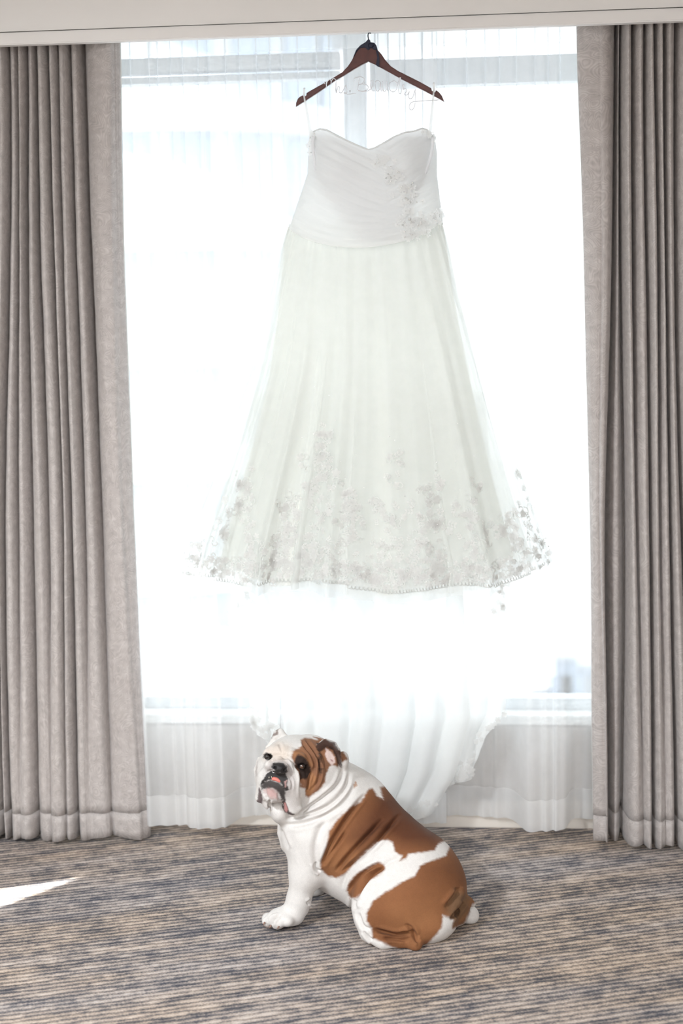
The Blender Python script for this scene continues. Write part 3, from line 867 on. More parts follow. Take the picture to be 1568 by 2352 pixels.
clusters = [  # x, y, spread x, spread y, flowers
    (560, 1110, 20, 30, 16), (548, 1165, 26, 26, 18), (505, 1220, 22, 24, 16), (575, 1230, 10, 60, 26), (450, 1265, 20, 26, 20),
    (745, 1000, 18, 20, 12), (738, 1050, 30, 30, 24), (755, 1090, 24, 24, 20), (722, 1130, 22, 22, 16), (660, 1170, 26, 30, 24), (680, 1225, 46, 30, 34),
    (740, 1190, 34, 30, 26), (800, 1150, 20, 28, 20), (806, 1200, 22, 40, 26), (745, 1270, 60, 34, 44), (640, 1270, 40, 30, 30),
    (915, 1050, 14, 20, 8), (905, 1110, 12, 16, 6), (905, 1200, 24, 26, 16), (870, 1170, 18, 24, 12), (890, 1270, 34, 34, 24),
    (990, 1130, 22, 24, 20), (985, 1190, 34, 40, 40), (980, 1270, 40, 40, 44), (1075, 1180, 24, 34, 24), (1095, 1120, 10, 26, 8), (1095, 1240, 24, 40, 30),
    (1195, 1090, 10, 20, 7), (1195, 1160, 22, 28, 18), (1165, 1215, 36, 30, 30), (1205, 1250, 34, 26, 34)]
rl = np.random.default_rng(31)
for (cx, cy, sx, sy, nfl) in clusters:
    for i in range(nfl):
        px, py = cx + rl.normal() * sx * .6, cy + rl.normal() * sy * .6
        hy = hem_y(max(-1, min(1, (px - 842) / 428)))
        if py > hy - 8: py = hy - 8 - rl.uniform(0, 20)
        P, a, b, n = skirt_at(px, py); k = rl.random()
        if k < .45: flower(lace, P, a, b, n, rl.uniform(.008, .0135), 5, rl.uniform(0, 6))
        elif k < .75: sprig(lace, P, a, b, n, rl.uniform(.008, .012), rl.uniform(0, 6))
        else: scroll(cords, P, a, b, n, rl.uniform(.008, .015), rl.uniform(0, 6), rl.choice([-1, 1]))
        if rl.random() < .10: beads.add(*sphere_geo(P + n * .003, rl.uniform(.0011, .0019), 6, 4))
# dense band and scallops along the hem
for th in np.linspace(-.985, .985, 250):
    hy = hem_y(th); px = 842 + 428 * th if th < 0 else 842 + 426 * th
    P, a, b, n = skirt_at(px, hy - 5)
    scroll(cords, P, a, b, n, .0075, -math.pi / 2 - 2.2, 1)
    for q in range(2):
        P, a, b, n = skirt_at(px + rl.normal() * 4, hy - 12 - rl.uniform(0, 46))
        if rl.random() < .72: flower(lace, P, a, b, n, rl.uniform(.007, .012), 5, rl.uniform(0, 6))
        else: scroll(cords, P, a, b, n, rl.uniform(.007, .012), rl.uniform(0, 6), 1)
for i in range(150):        # sparkles scattered over the tulle
    px, py = rl.uniform(560, 1100), 1340 - rl.exponential(130)
    if py < 860: continue
    P, a, b, n = skirt_at(px, py); beads.add(*sphere_geo(P + n * .002, rl.uniform(.0009, .0016), 6, 4))
tag(lace.build('lace_trim', M['lace'], dress), kind='stuff')
tag(cords.build('lace_cord', M['lace_dark'], dress), kind='stuff')
tag(beads.build('skirt_beads', M['bead'], dress), kind='stuff')
# lace patches and edging on the train
tl = Geo()
for (XX, YY, ZZ) in ((T2X, T2Y, T2Z), (T3X, T3Y, T3Z), (T1X, T1Y, T1Z)):
    nvv, nuu = XX.shape
    for i in range(0, nuu, 2):
        for q in range(2):
            j = nvv - 2 - int(abs(rl.normal()) * 2.5)
            P = np.array([XX[j, i], YY[j, i] - .004, ZZ[j, i]])
            if rl.random() < .6: flower(tl, P, np.array([1.0, 0, 0]), np.array([0, 0, 1.0]), np.array([0, -1.0, 0]), rl.uniform(.007, .012), 5, rl.uniform(0, 6))
for (px, py, n) in ((548, 1440, 26), (560, 1390, 10), (1148, 1400, 12), (1150, 1340, 10)):
    for i in range(n):
        P = on_y(px + rl.normal() * 10, py + rl.normal() * 22, 4.03)
        flower(tl, P, np.array([1.0, 0, 0]), np.array([0, 0, 1.0]), np.array([0, -1.0, 0]), rl.uniform(.006, .011), 5, rl.uniform(0, 6))
tag(tl.build('train_lace', M['lace'], dress), kind='stuff')
# ---- beaded applique on the bodice -----------------------------------
bx_, by_, _ = project(np.stack([Xb, Yb, Zb], -1).reshape(-1, 3)); BP = np.stack([Xb, Yb, Zb], -1).reshape(-1, 3)
def bod_at(px, py):
    return BP[int(np.argmin((bx_ - px) ** 2 + (by_ - py) ** 2))] + np.array([0, -.004, 0])
A_, B_, N_ = np.array([1.0, 0, 0]), np.array([0, 0, 1.0]), np.array([0, -1.0, 0])
ap = Geo(); st = Geo(); pb = Geo()
for (cx, cy, sx, sy, n) in ((870, 375, 16, 20, 14), (898, 405, 20, 16, 18), (930, 430, 24, 20, 18), (936, 465, 16, 18, 12), (940, 510, 22, 22, 22), (970, 515, 26, 22, 26), (950, 540, 24, 12, 16), (1002, 498, 12, 16, 16), (985, 312, 12, 10, 10), (716, 330, 6, 18, 10)):
    for i in range(n):
        P = bod_at(cx + rl.normal() * sx * .6, cy + rl.normal() * sy * .6)
        if rl.random() < .6: flower(ap, P, A_, B_, N_, rl.uniform(.006, .0115), 5, rl.uniform(0, 6))
        else: sprig(ap, P, A_, B_, N_, rl.uniform(.005, .008), rl.uniform(0, 6))
        if rl.random() < .35: pb.add(*sphere_geo(P + N_ * .004, rl.uniform(.0012, .0024), 8, 5))
for (px, py, r) in ((892, 400, .0032), (899, 407, .0034), (906, 403, .0024), (888, 409, .0024), (947, 420, .0034), (943, 425, .0024), (932, 454, .003), (935, 460, .0032), (944, 465, .0022), (941, 502, .0042), (943, 510, .0036), (923, 517, .0026), (956, 466, .002), (958, 517, .0026), (899, 384, .002)):
    st.add(*sphere_geo(bod_at(px, py) + N_ * .003, r, 6, 4))
tag(ap.build('bodice_applique', M['bodice'], dress), kind='stuff')
tag(st.build('crystal_stones', M['crystal'], dress, smooth=False), kind='stuff')
tag(pb.build('bodice_beads', M['bead'], dress), kind='stuff')

# ================================================================== bulldog
# The body is one surface grown from a distance field; the field lives in a metric frame with
# axes right / down / away so that measured picture positions plus a depth give each mass its place.
def cam_frame(px, py, d):
    return np.array([(px - W_PX / 2) * d / F_PX, (py - H_PX / 2) * d / F_PX, d])
H_ = .0022
lo = np.array([-.262, .535, 3.40]); hi = np.array([.372, 1.185, 4.02])
NX, NY, NZ = [int(v) for v in np.ceil((hi - lo) / H_)]
gx = (lo[0] + H_ * np.arange(NX)).astype(np.float32); gy = (lo[1] + H_ * np.arange(NY)).astype(np.float32); gz = (lo[2] + H_ * np.arange(NZ)).astype(np.float32)
FIELD = np.full((NX, NY, NZ), .2, np.float32)
def sub_box(cmin, cmax):
    a = np.clip(np.floor((cmin - lo) / H_).astype(int), 0, [NX, NY, NZ]); b = np.clip(np.ceil((cmax - lo) / H_).astype(int) + 1, 0, [NX, NY, NZ])
    return a, b
def blend(a, b, d, k, cut=False):
    S = FIELD[a[0]:b[0], a[1]:b[1], a[2]:b[2]]
    if cut:
        h = np.clip(.5 - .5 * (S + d) / k, 0, 1)
        S[...] = S * (1 - h) - d * h + k * h * (1 - h)
    else:
        h = np.clip(.5 + .5 * (S - d) / k, 0, 1)
        S[...] = S * (1 - h) + d * h - k * h * (1 - h)
def ell(px, py, d, rx, ry, rd, rot=0.0, k=.02, cut=False, yaw=0.0):
    c = cam_frame(px, py, d); s = d / F_PX
    r = np.array([rx, ry, rd]) * s
    m = r.max() + k * 1.5 + .01
    a, b = sub_box(c - m, c + m)
    if (b <= a).any(): return
    x = (gx[a[0]:b[0]] - c[0])[:, None, None]; y = (gy[a[1]:b[1]] - c[1])[None, :, None]; z = (gz[a[2]:b[2]] - c[2])[None, None, :]
    cr, sr = math.cos(rot), math.sin(rot)
    x, y = cr * x + sr * y, -sr * x + cr * y
    if yaw:
        cy, sy = math.cos(yaw), math.sin(yaw)
        x, z = cy * x + sy * z, -sy * x + cy * z
    k0 = np.sqrt((x / r[0]) ** 2 + (y / r[1]) ** 2 + (z / r[2]) ** 2) + 1e-6
    k1 = np.sqrt((x / r[0] ** 2) ** 2 + (y / r[1] ** 2) ** 2 + (z / r[2] ** 2) ** 2) + 1e-6
    blend(a, b, (k0 * (k0 - 1) / k1).astype(np.float32), k, cut)
def cone(p, q, k=.02, cut=False):
    """p, q = (px, py, depth, radius px)"""
    A = cam_frame(*p[:3]); B = cam_frame(*q[:3]); ra = p[3] * p[2] / F_PX; rb = q[3] * q[2] / F_PX
    m = max(ra, rb) + k * 1.5 + .01
    a, b = sub_box(np.minimum(A, B) - m, np.maximum(A, B) + m)
    if (b <= a).any(): return
    x = (gx[a[0]:b[0]] - A[0])[:, None, None]; y = (gy[a[1]:b[1]] - A[1])[None, :, None]; z = (gz[a[2]:b[2]] - A[2])[None, None, :]
    D = B - A; L2 = D @ D
    t = np.clip((x * D[0] + y * D[1] + z * D[2]) / L2, 0, 1)
    d = np.sqrt((x - t * D[0]) ** 2 + (y - t * D[1]) ** 2 + (z - t * D[2]) ** 2) - (ra + (rb - ra) * t)
    blend(a, b, d.astype(np.float32), k, cut)
def chain(pts, k=.012, cut=False):
    for p, q in zip(pts[:-1], pts[1:]): cone(p, q, k, cut)

# ---- trunk
ell(955, 2040, 3.69, 116, 112, 120, k=.03)
cone((925, 1998, 3.70, 104), (778, 1888, 3.785, 122), k=.05)
cone((880, 2040, 3.70, 70), (770, 1965, 3.78, 84), k=.04)            # belly
cone((775, 1872, 3.775, 114), (718, 1795, 3.73, 84), k=.05)          # neck
ell(712, 1902, 3.765, 64, 86, 92, k=.04)                             # fore chest
ell(650, 1905, 3.77, 12, 22, 16, k=.015); ell(655, 1940, 3.76, 11, 16, 14, k=.012)
# ---- near fore leg
cone((722, 1925, 3.70, 56), (703, 2000, 3.695, 37), k=.04)
cone((703, 2000, 3.695, 37), (686, 2066, 3.70, 26), k=.02)
cone((686, 2066, 3.70, 26), (676, 2100, 3.70, 25), k=.02)
ell(737, 1995, 3.70, 9, 16, 14, rot=-.2, k=.010)                     # elbow skin
ell(696, 2090, 3.70, 10, 8, 10, k=.012)
ell(650, 2106, 3.695, 38, 21, 33, rot=-.12, k=.018)                  # paw
for (tx, ty, td, tr) in ((615, 2110, 3.725, 13), (619, 2117, 3.70, 14), (638, 2119, 3.675, 14.5), (660, 2115, 3.665, 14)):
    ell(tx, ty, td, tr + 2, tr, tr + 3, k=.006)
# ---- far fore leg
cone((735, 1950, 3.86, 46), (728, 2010, 3.90, 30), k=.03)
cone((728, 2010, 3.90, 30), (722, 2042, 3.915, 23), k=.02)
ell(705, 2044, 3.91, 34, 15, 30, k=.015)
# ---- near thigh and hind foot
ell(905, 2085, 3.62, 90, 76, 66, rot=.22, k=.035)
ell(850, 2082, 3.60, 38, 56, 42, rot=.18, k=.03)
ell(843, 2125, 3.585, 20, 30, 24, rot=-.35, k=.02)                   # shin down to the foot
cone((842, 2146, 3.575, 15), (880, 2160, 3.57, 17), k=.015)
cone((880, 2160, 3.57, 17), (950, 2168, 3.565, 13), k=.015)          # foot with heel behind
ell(953, 2171, 3.556, 15, 14, 15, k=.008)
ell(985, 2120, 3.63, 66, 46, 62, rot=-.25, k=.03)
# ---- far thigh, far hind foot, tail
ell(985, 2080, 3.80, 84, 72, 60, k=.03)
ell(1075, 2101, 3.715, 25, 23, 28, rot=.35, k=.010)
ell(1050, 2085, 3.665, 26, 40, 34, rot=-.2, k=.02)
cone((1068, 2072, 3.655, 15), (1056, 2105, 3.635, 12), k=.010)       # screw tail
cone((1078, 2070, 3.66, 9), (1085, 2076, 3.67, 7), k=.008)
ell(1046, 2092, 3.612, 5, 26, 10, rot=-.45, k=.010, cut=True)
# ---- head
ell(690, 1757, 3.725, 86, 68, 92, k=.03)
ell(665, 1742, 3.675, 56, 44, 60, k=.03)                             # forehead
ell(724, 1790, 3.70, 42, 52, 58, rot=.25, k=.025)                    # near cheek
ell(616, 1778, 3.72, 29, 48, 48, rot=.1, k=.025)                     # far cheek
ell(643, 1790, 3.632, 46, 36, 52, rot=.12, k=.022)                   # muzzle
cone((616, 1788, 3.630, 25), (598, 1830, 3.645, 14), k=.016)         # far flew
cone((668, 1790, 3.615, 30), (672, 1850, 3.628, 20), k=.016)         # near flew
ell(626, 1824, 3.625, 29, 20, 34, rot=.12, k=.014)                   # chin
ell(611, 1842, 3.65, 8, 13, 12, k=.010)
ell(644, 1858, 3.70, 25, 32, 50, k=.03)                              # dewlap
ell(641, 1764, 3.570, 20, 13.5, 18, rot=.15, k=.006)                   # nose
chain([(607, 1772, 3.625, 7), (618, 1757, 3.598, 8), (640, 1748, 3.590, 8), (662, 1756, 3.594, 8), (674, 1778, 3.602, 8)], k=.010)   # nose roll
chain([(640, 1726, 3.632, 9), (668, 1734, 3.618, 9), (690, 1742, 3.612, 8), (708, 1760, 3.625, 7)], k=.014)      # near brow
chain([(612, 1727, 3.664, 6), (622, 1725, 3.650, 7), (634, 1728, 3.638, 8)], k=.016)                             # far brow
ell(693, 1760, 3.606, 11, 7.5, 13, rot=.35, k=.006, cut=True)         # eye hollows
ell(613, 1738, 3.634, 10, 6.5, 13, rot=.2, k=.006, cut=True)
chain([(712, 1765, 3.640, 6), (712, 1790, 3.635, 7), (702, 1815, 3.635, 8), (700, 1830, 3.645, 7)], k=.010)      # cheek folds
chain([(730, 1740, 3.640, 7), (734, 1775, 3.635, 8), (724, 1808, 3.640, 9), (712, 1826, 3.650, 7)], k=.010)
# droopy upper lids
chain([(681, 1752, 3.604, 4.5), (692, 1748, 3.598, 5), (702, 1753, 3.602, 4.5)], k=.010)
chain([(604, 1732, 3.648, 3.5), (612, 1728, 3.640, 4), (621, 1730, 3.634, 3.5)], k=.010)
# mouth
chain([(604, 1800, 3.600, 4), (616, 1790, 3.578, 4.5), (632, 1789, 3.565, 5), (648, 1796, 3.562, 5), (656, 1812, 3.572, 4), (653, 1838, 3.590, 4)], k=.006, cut=True)
chain([(641, 1777, 3.552, 1.6), (640, 1787, 3.560, 1.6)], k=.004, cut=True)
ell(631, 1764, 3.551, 4.5, 4, 12, k=.003, cut=True); ell(652, 1769, 3.551, 5.5, 4.5, 12, k=.003, cut=True)    # nostrils
ell(655, 1852, 3.592, 6, 16, 10, rot=-.1, k=.006, cut=True)
ell(600, 1838, 3.612, 5, 10, 9, rot=.1, k=.006, cut=True)
# ears
chain([(736, 1716, 3.665, 10), (750, 1707, 3.655, 9), (765, 1711, 3.648, 7), (774, 1724, 3.642, 5.5), (779, 1742, 3.638, 4.5), (781, 1760, 3.636, 3)], k=.008)
ell(762, 1733, 3.668, 20, 27, 14, rot=-.25, k=.012)
ell(763, 1738, 3.642, 11, 20, 13, rot=-.25, k=.006, cut=True)
ell(744, 1742, 3.640, 4, 18, 8, rot=-.1, k=.006, cut=True)
ell(788, 1745, 3.70, 14, 20, 20, k=.015)
ell(725, 1700, 3.72, 26, 9, 20, rot=.25, k=.012)
chain([(628, 1697, 3.74, 5), (636, 1685, 3.742, 6), (644, 1680, 3.745, 6), (653, 1690, 3.745, 7)], k=.008)
ell(641, 1690, 3.745, 13, 10, 7, k=.008)
chain([(628, 1699, 3.735, 4), (612, 1716, 3.735, 3.5)], k=.008)
chain([(594, 1742, 3.735, 4), (588, 1768, 3.735, 4), (590, 1792, 3.725, 4)], k=.010)
# ---- flat contact with the carpet
WZ = CAM[2] + gx[:, None, None] * RT[2] - gy[None, :, None] * UP[2] + gz[None, None, :] * FW[2]
np.maximum(FIELD, (-(WZ - .0008)).astype(np.float32), out=FIELD)
del WZ

def surface_nets(f):
    ins = f < 0
    nx, ny, nz = f.shape
    c = np.zeros((nx - 1, ny - 1, nz - 1), np.uint8)
    offs = [(i, j, k) for i in (0, 1) for j in (0, 1) for k in (0, 1)]
    for (i, j, k) in offs: c += ins[i:nx - 1 + i, j:ny - 1 + j, k:nz - 1 + k]
    cells = np.argwhere((c > 0) & (c < 8))
    idx = np.full(c.shape, -1, np.int32); idx[tuple(cells.T)] = np.arange(len(cells))
    val = np.stack([f[cells[:, 0] + i, cells[:, 1] + j, cells[:, 2] + k] for (i, j, k) in offs], 1)
    O = np.array(offs, float); acc = np.zeros((len(cells), 3)); cnt = np.zeros(len(cells))
    for a in range(8):
        for b in range(a + 1, 8):
            if np.abs(O[a] - O[b]).sum() != 1: continue
            va, vb = val[:, a], val[:, b]; m = (va < 0) != (vb < 0)
            t = va[m] / (va[m] - vb[m])
            acc[m] += O[a] + (O[b] - O[a]) * t[:, None]; cnt[m] += 1
    V = cells + acc / cnt[:, None]
    faces = []
    for ax in range(3):
        o1, o2 = [(1, 2), (2, 0), (0, 1)][ax]
        sl = [slice(None)] * 3; sl2 = [slice(None)] * 3
        sl[ax] = slice(0, -1); sl2[ax] = slice(1, None)
        A, B = ins[tuple(sl)], ins[tuple(sl2)]
        e = np.argwhere(A != B)
        e = e[(e[:, o1] > 0) & (e[:, o2] > 0) & (e[:, o1] < f.shape[o1] - 1) & (e[:, o2] < f.shape[o2] - 1)]
        flip = A[tuple(e.T)]
        q = []
        for (d1, d2) in ((-1, -1), (0, -1), (0, 0), (-1, 0)):
            w = e.copy(); w[:, o1] += d1; w[:, o2] += d2; q.append(idx[tuple(w.T)])
        q = np.stack(q, 1); q[~flip] = q[~flip][:, ::-1]
        faces.append(q)
    return V, np.concatenate(faces)
DV, DF = surface_nets(FIELD)
del FIELD
DV = lo + DV * H_
ok = (DF >= 0).all(1); DF = DF[ok]
# keep the one connected body (drop crumbs)
def components(n, F):
    lab = np.arange(n)
    for _ in range(200):
        m = lab[F].min(1); new = lab.copy()
        for c in range(4): np.minimum.at(new, F[:, c], m)
        new = new[new]
        if (new == lab).all(): break
        lab = new
    return lab
lab = components(len(DV), DF); main = np.bincount(lab).argmax()
keep = lab == main; remap = np.cumsum(keep) - 1
DF = remap[DF[keep[DF].all(1)]]; DV = DV[keep]
def neighbours_mean(V, F):
    acc = np.zeros_like(V); cnt = np.zeros(len(V))
    for a in range(4):
        for b in ((a + 1) % 4, (a + 3) % 4):
            np.add.at(acc, F[:, a], V[F[:, b]]); np.add.at(cnt, F[:, a], 1)
    return acc / cnt[:, None]
for _ in range(3):
    DV = DV + .5 * (neighbours_mean(DV, DF) - DV)
def to_world(P): return CAM + P[:, :1] * RT - P[:, 1:2] * UP + P[:, 2:] * FW
DW = to_world(DV)
def normals(V, F):
    n = np.cross(V[F[:, 2]] - V[F[:, 0]], V[F[:, 3]] - V[F[:, 1]])
    N = np.zeros_like(V)
    for c in range(4): np.add.at(N, F[:, c], n)
    return N / (np.linalg.norm(N, axis=1)[:, None] + 1e-12)
DN = normals(DW, DF)
if (DN * (DW - DW.mean(0))).sum() < 0:
    DF = DF[:, ::-1]; DN = -DN
VX, VY, VD = project(DW)
facing = -(DN @ FW)                                    # 1 = looks at the viewer's side
zb = np.full((400, 400), 9.0); bi = ((VX - 560) / 3).astype(int).clip(0, 399); bj = ((VY - 1640) / 3).astype(int).clip(0, 399)
np.minimum.at(zb, (bi, bj), VD)
near_side = (VD < zb[bi, bj] + .03) & (facing > -.1)
side_w = np.where(near_side, np.clip(facing * 2 + .3, 0, 1), 0)
def seg_dist(pl):
    best = np.full(len(VX), 1e9)
    pl = smooth_path(np.array(pl, float), 8 * len(pl)) if len(pl) > 2 else np.array(pl, float)
    T = np.zeros(len(VX)); n = len(pl) - 1
    for i in range(n):
        a, b = pl[i], pl[i + 1]; ab = b - a
        t = np.clip(((VX - a[0]) * ab[0] + (VY - a[1]) * ab[1]) / (ab @ ab + 1e-9), 0, 1)
        d = np.hypot(VX - a[0] - t * ab[0], VY - a[1] - t * ab[1]); m = d < best
        best[m] = d[m]; T[m] = (i + t[m]) / n
    return best, T
def crop1(p): return (540 + p[0] * .38265, 1640 + p[1] * .38265)
def head_px(p): return (580 + p[0] * .14031, 1660 + p[1] * .14031)
disp = np.zeros(len(VX))
def groove(pl, w, depth, ridge=.45, taper=True):
    d, t = seg_dist(pl)
    e = np.clip(np.minimum(t, 1 - t) * 6, 0, 1) if taper else 1
    disp[:] += -1.5 * depth * e * (np.exp(-(d / w) ** 2) - ridge * np.exp(-((d - 2.2 * w) / (1.2 * w)) ** 2)) * side_w
c1_ = crop1; h1 = head_px
# flank folds
def c3(p): return (560 + p[0] * .35714, 1650 + p[1] * .35714)
groove([c3(p) for p in [(790, 480), (720, 560), (640, 670), (570, 785), (520, 890), (495, 950)]], 4.2, .0085, .25)
groove([c3(p) for p in [(660, 720), (600, 810), (545, 890), (505, 955)]], 3.4, .0045, .2)
groove([c3(p) for p in [(900, 640), (810, 735), (720, 830), (640, 920), (590, 990)]], 4.6, .0085, .25)
groove([c3(p) for p in [(1010, 610), (930, 700), (850, 795), (760, 880), (690, 935), (620, 995)]], 4.2, .0085, .25)
groove([c3(p) for p in [(890, 925), (800, 970), (720, 1040), (672, 1120)]], 3.6, .006, .25)
groove([c3(p) for p in [(905, 955), (830, 1000), (770, 1065), (715, 1160)]], 4.2, .009, .25)
groove([c3(p) for p in [(850, 840), (740, 920), (660, 1000), (630, 1100)]], 5, .003)
groove([c3(p) for p in [(1040, 880), (940, 920), (890, 960)]], 5, .0025)
# neck folds
groove([c1_(p) for p in [(650, 310), (610, 420), (520, 505), (420, 575), (380, 600)]], 4, .006)
groove([c1_(p) for p in [(690, 350), (650, 460), (560, 550), (440, 600), (300, 630)]], 4, .005)
groove([c1_(p) for p in [(730, 420), (640, 540), (520, 620), (400, 660), (280, 668)]], 5, .004)
groove([c1_(p) for p in [(560, 610), (500, 720), (480, 830), (500, 940)]], 7, .004)
groove([c1_(p) for p in [(270, 690), (290, 740), (320, 820)]], 4, .004)
groove([c1_(p) for p in [(480, 890), (485, 930), (515, 950)]], 3.5, .005)
groove([c1_(p) for p in [(430, 1140), (460, 1120)]], 3, .004)
# haunch
groove([c1_(p) for p in [(830, 1290), (900, 1310), (970, 1325), (1050, 1310), (1080, 1340)]], 4, .006)
groove([c1_(p) for p in [(880, 1345), (960, 1350), (1030, 1360)]], 3.5, .004)
groove([c1_(p) for p in [(1020, 1260), (1070, 1300), (1085, 1350), (1110, 1370)]], 4, .005)
groove([c1_(p) for p in [(735, 1190), (765, 1270), (815, 1300)]], 4, .004)
groove([c1_(p) for p in [(770, 1300), (800, 1340), (825, 1360)]], 3, .005)
groove([c1_(p) for p in [(1260, 1170), (1330, 1080), (1330, 1040)]], 5, .006)
groove([c1_(p) for p in [(1290, 1240), (1350, 1160), (1370, 1130)]], 4, .008)
groove([c1_(p) for p in [(720, 1110), (710, 1140), (720, 1180)]], 5, .005)
# paw clefts
groove([c1_(p) for p in [(215, 1195), (185, 1230), (180, 1265)]], 2.5, .004)
groove([c1_(p) for p in [(270, 1205), (230, 1235), (222, 1275)]], 2.5, .006)
groove([c1_(p) for p in [(225, 1190), (205, 1220), (205, 1255)]], 2.0, .003)
# face wrinkles
groove([h1(p) for p in [(800, 290), (860, 400), (960, 520), (1020, 680), (1000, 780)]], 2.5, .004)
groove([h1(p) for p in [(870, 280), (940, 380), (1010, 480), (1090, 600), (1100, 760), (1060, 960), (960, 1120)]], 3.0, .005)
groove([h1(p) for p in [(960, 800), (920, 900), (890, 1030), (875, 1110)]], 2.5, .005)
groove([h1(p) for p in [(780, 770), (800, 900), (790, 1050), (790, 1250)]], 3.0, .004)
groove([h1(p) for p in [(660, 620), (720, 730), (780, 800)]], 2.0, .003)
groove([h1(p) for p in [(260, 690), (330, 630), (440, 600), (560, 640), (620, 760), (640, 880)]], 2.0, .004)
groove([h1(p) for p in [(120, 720), (250, 580), (400, 530), (560, 550), (660, 650)]], 3.0, .0012)
groove([h1(p) for p in [(190, 840), (270, 790), (340, 775)]], 1.8, .002)
groove([h1(p) for p in [(580, 860), (640, 960), (640, 1100)]], 2.0, .002)
groove([h1(p) for p in [(430, 330), (470, 430), (500, 520)]], 3.0, .002)
groove([h1(p) for p in [(620, 400), (560, 480), (540, 540)]], 3.0, .0015)
groove([h1(p) for p in [(200, 1060), (220, 1180), (260, 1260)]], 2.5, .003)
groove([h1(p) for p in [(410, 1130), (420, 1220), (440, 1290)]], 2.0, .002)
groove([h1(p) for p in [(275, 1260), (270, 1330), (280, 1430)]], 2.5, .004)
# sunken eye hollows and lids
for (pl, w, d) in (([h1((810, 715)), h1((812, 718))], 8, .003), ([h1((243, 548)), h1((246, 550))], 7, .003)):
    groove(pl, w, d, .0, False)
ker_d = disp.copy()
DW2 = DW + DN * ker_d[:, None]
# fine coat unevenness
rr = np.random.default_rng(3)
def vnoise(P, s, seed):
    """smooth value noise from summed sines"""
    r = np.random.default_rng(seed); out = np.zeros(len(P))
    for k in range(6):
        w = r.normal(size=3); w /= np.linalg.norm(w)
        out += np.sin(P @ w * s * r.uniform(.7, 1.5) + r.uniform(0, 6.28))
    return out / 3.0
DW2 = DW2 + DN * (vnoise(DW, 60, 1) * .0010 + vnoise(DW, 160, 2) * .0004)[:, None]
DW2[:, 2] = np.maximum(DW2[:, 2], .0008)

# ---- coat colours
WHITE = np.array(lin(218, 214, 210)[:3]); BROWN = np.array(lin(132, 86, 54)[:3]); DARKB = np.array(lin(84, 47, 26)[:3]); TAN = np.array(lin(168, 118, 78)[:3])
BLACK = np.array(lin(20, 17, 18)[:3]); SOOT = np.array(lin(42, 35, 35)[:3]); PINK = np.array(lin(188, 150, 145)[:3]); CREAM = np.array(lin(206, 188, 172)[:3]); GREYW = np.array(lin(190, 182, 178)[:3])
CLR = np.tile(WHITE, (len(VX), 1)); WET = np.zeros(len(VX))
def poly_sd(poly):
    P = np.array(poly, float); n = len(P)
    d = np.full(len(VX), 1e9); inside = np.zeros(len(VX), bool)
    for i in range(n):
        a, b = P[i], P[(i + 1) % n]; ab = b - a
        t = np.clip(((VX - a[0]) * ab[0] + (VY - a[1]) * ab[1]) / (ab @ ab + 1e-9), 0, 1)
        d = np.minimum(d, np.hypot(VX - a[0] - t * ab[0], VY - a[1] - t * ab[1]))
        c = (a[1] > VY) != (b[1] > VY)
        xi = a[0] + (VY - a[1]) * (b[0] - a[0]) / (b[1] - a[1] + 1e-12)
        inside ^= c & (VX < xi)
    return np.where(inside, -d, d)
hair = vnoise(DW, 420, 5) * .6 + vnoise(DW, 900, 6) * .5
def paint(poly, col, soft=3.0, strength=1.0, mask=None, rag=1.6, wet=0.0):
    s = poly_sd(poly) + hair * rag
    a = np.clip(.5 - s / (2 * soft), 0, 1); a = a * a * (3 - 2 * a) * strength
    if mask is not None: a = a * mask
    CLR[:] = CLR * (1 - a[:, None]) + np.asarray(col) * a[:, None]
    if wet: WET[:] = WET * (1 - a) + wet * a
saddle = [c1_(p) for p in [(800, 450), (760, 520), (690, 560), (610, 635), (565, 700), (548, 800), (515, 875), (512, 930), (560, 975), (610, 985), (660, 960), (720, 890), (790, 820), (850, 765),
          (910, 755), (945, 770), (960, 830), (1000, 850), (985, 885), (1025, 865), (1040, 840), (1130, 830), (1200, 815), (1215, 780), (1300, 740), (1150, 500), (1000, 420), (868, 440), (890, 515), (850, 490), (825, 445)]]
fold_patch = [c1_(p) for p in [(855, 888), (890, 900), (900, 930), (870, 965), (800, 1010), (750, 1060), (722, 1105), (690, 1105), (668, 1060), (690, 1000), (740, 950)]]
haunch = [c1_(p) for p in [(1290, 790), (1265, 850), (1180, 880), (1110, 910), (1080, 970), (1000, 1010), (900, 1070), (830, 1120), (790, 1190), (788, 1240), (820, 1290), (825, 1345), (880, 1368), (925, 1392),
          (1040, 1440), (1120, 1420), (1200, 1330), (1238, 1280), (1245, 1205), (1310, 1235), (1300, 1290), (1372, 1262), (1405, 1190), (1425, 1140), (1480, 1110), (1480, 900), (1400, 780)]]
far_foot = ((VX > 1052) & (VY > 2074) & (VD > 3.69))
bm_ = (~far_foot & ~((VX < 742) & (VY > 2005))).astype(float)
for pg in (saddle, fold_patch, haunch): paint(pg, BROWN, 4.0, mask=bm_, rag=1.2)
brown_w = np.clip(1 - np.abs(CLR - BROWN).sum(1) / np.abs(WHITE - BROWN).sum(), 0, 1)
def shade_patch(poly, col, soft, strength):
    s = poly_sd(poly); a = np.clip(.5 - s / (2 * soft), 0, 1) * strength * brown_w
    CLR[:] = CLR * (1 - a[:, None]) + np.asarray(col) * a[:, None]
shade_patch([c1_(p) for p in [(850, 480), (760, 640), (700, 740), (760, 800), (900, 740), (1000, 800), (1220, 800), (1260, 700), (1000, 450)]], DARKB, 24, .95)   # darker saddle hair
shade_patch([c1_(p) for p in [(560, 700), (520, 930), (620, 970), (720, 860), (700, 820), (600, 860)]], TAN, 18, .35)
shade_patch([c1_(p) for p in [(1100, 900), (1300, 860), (1420, 960), (1300, 1020), (1130, 980)]], DARKB, 26, .45)
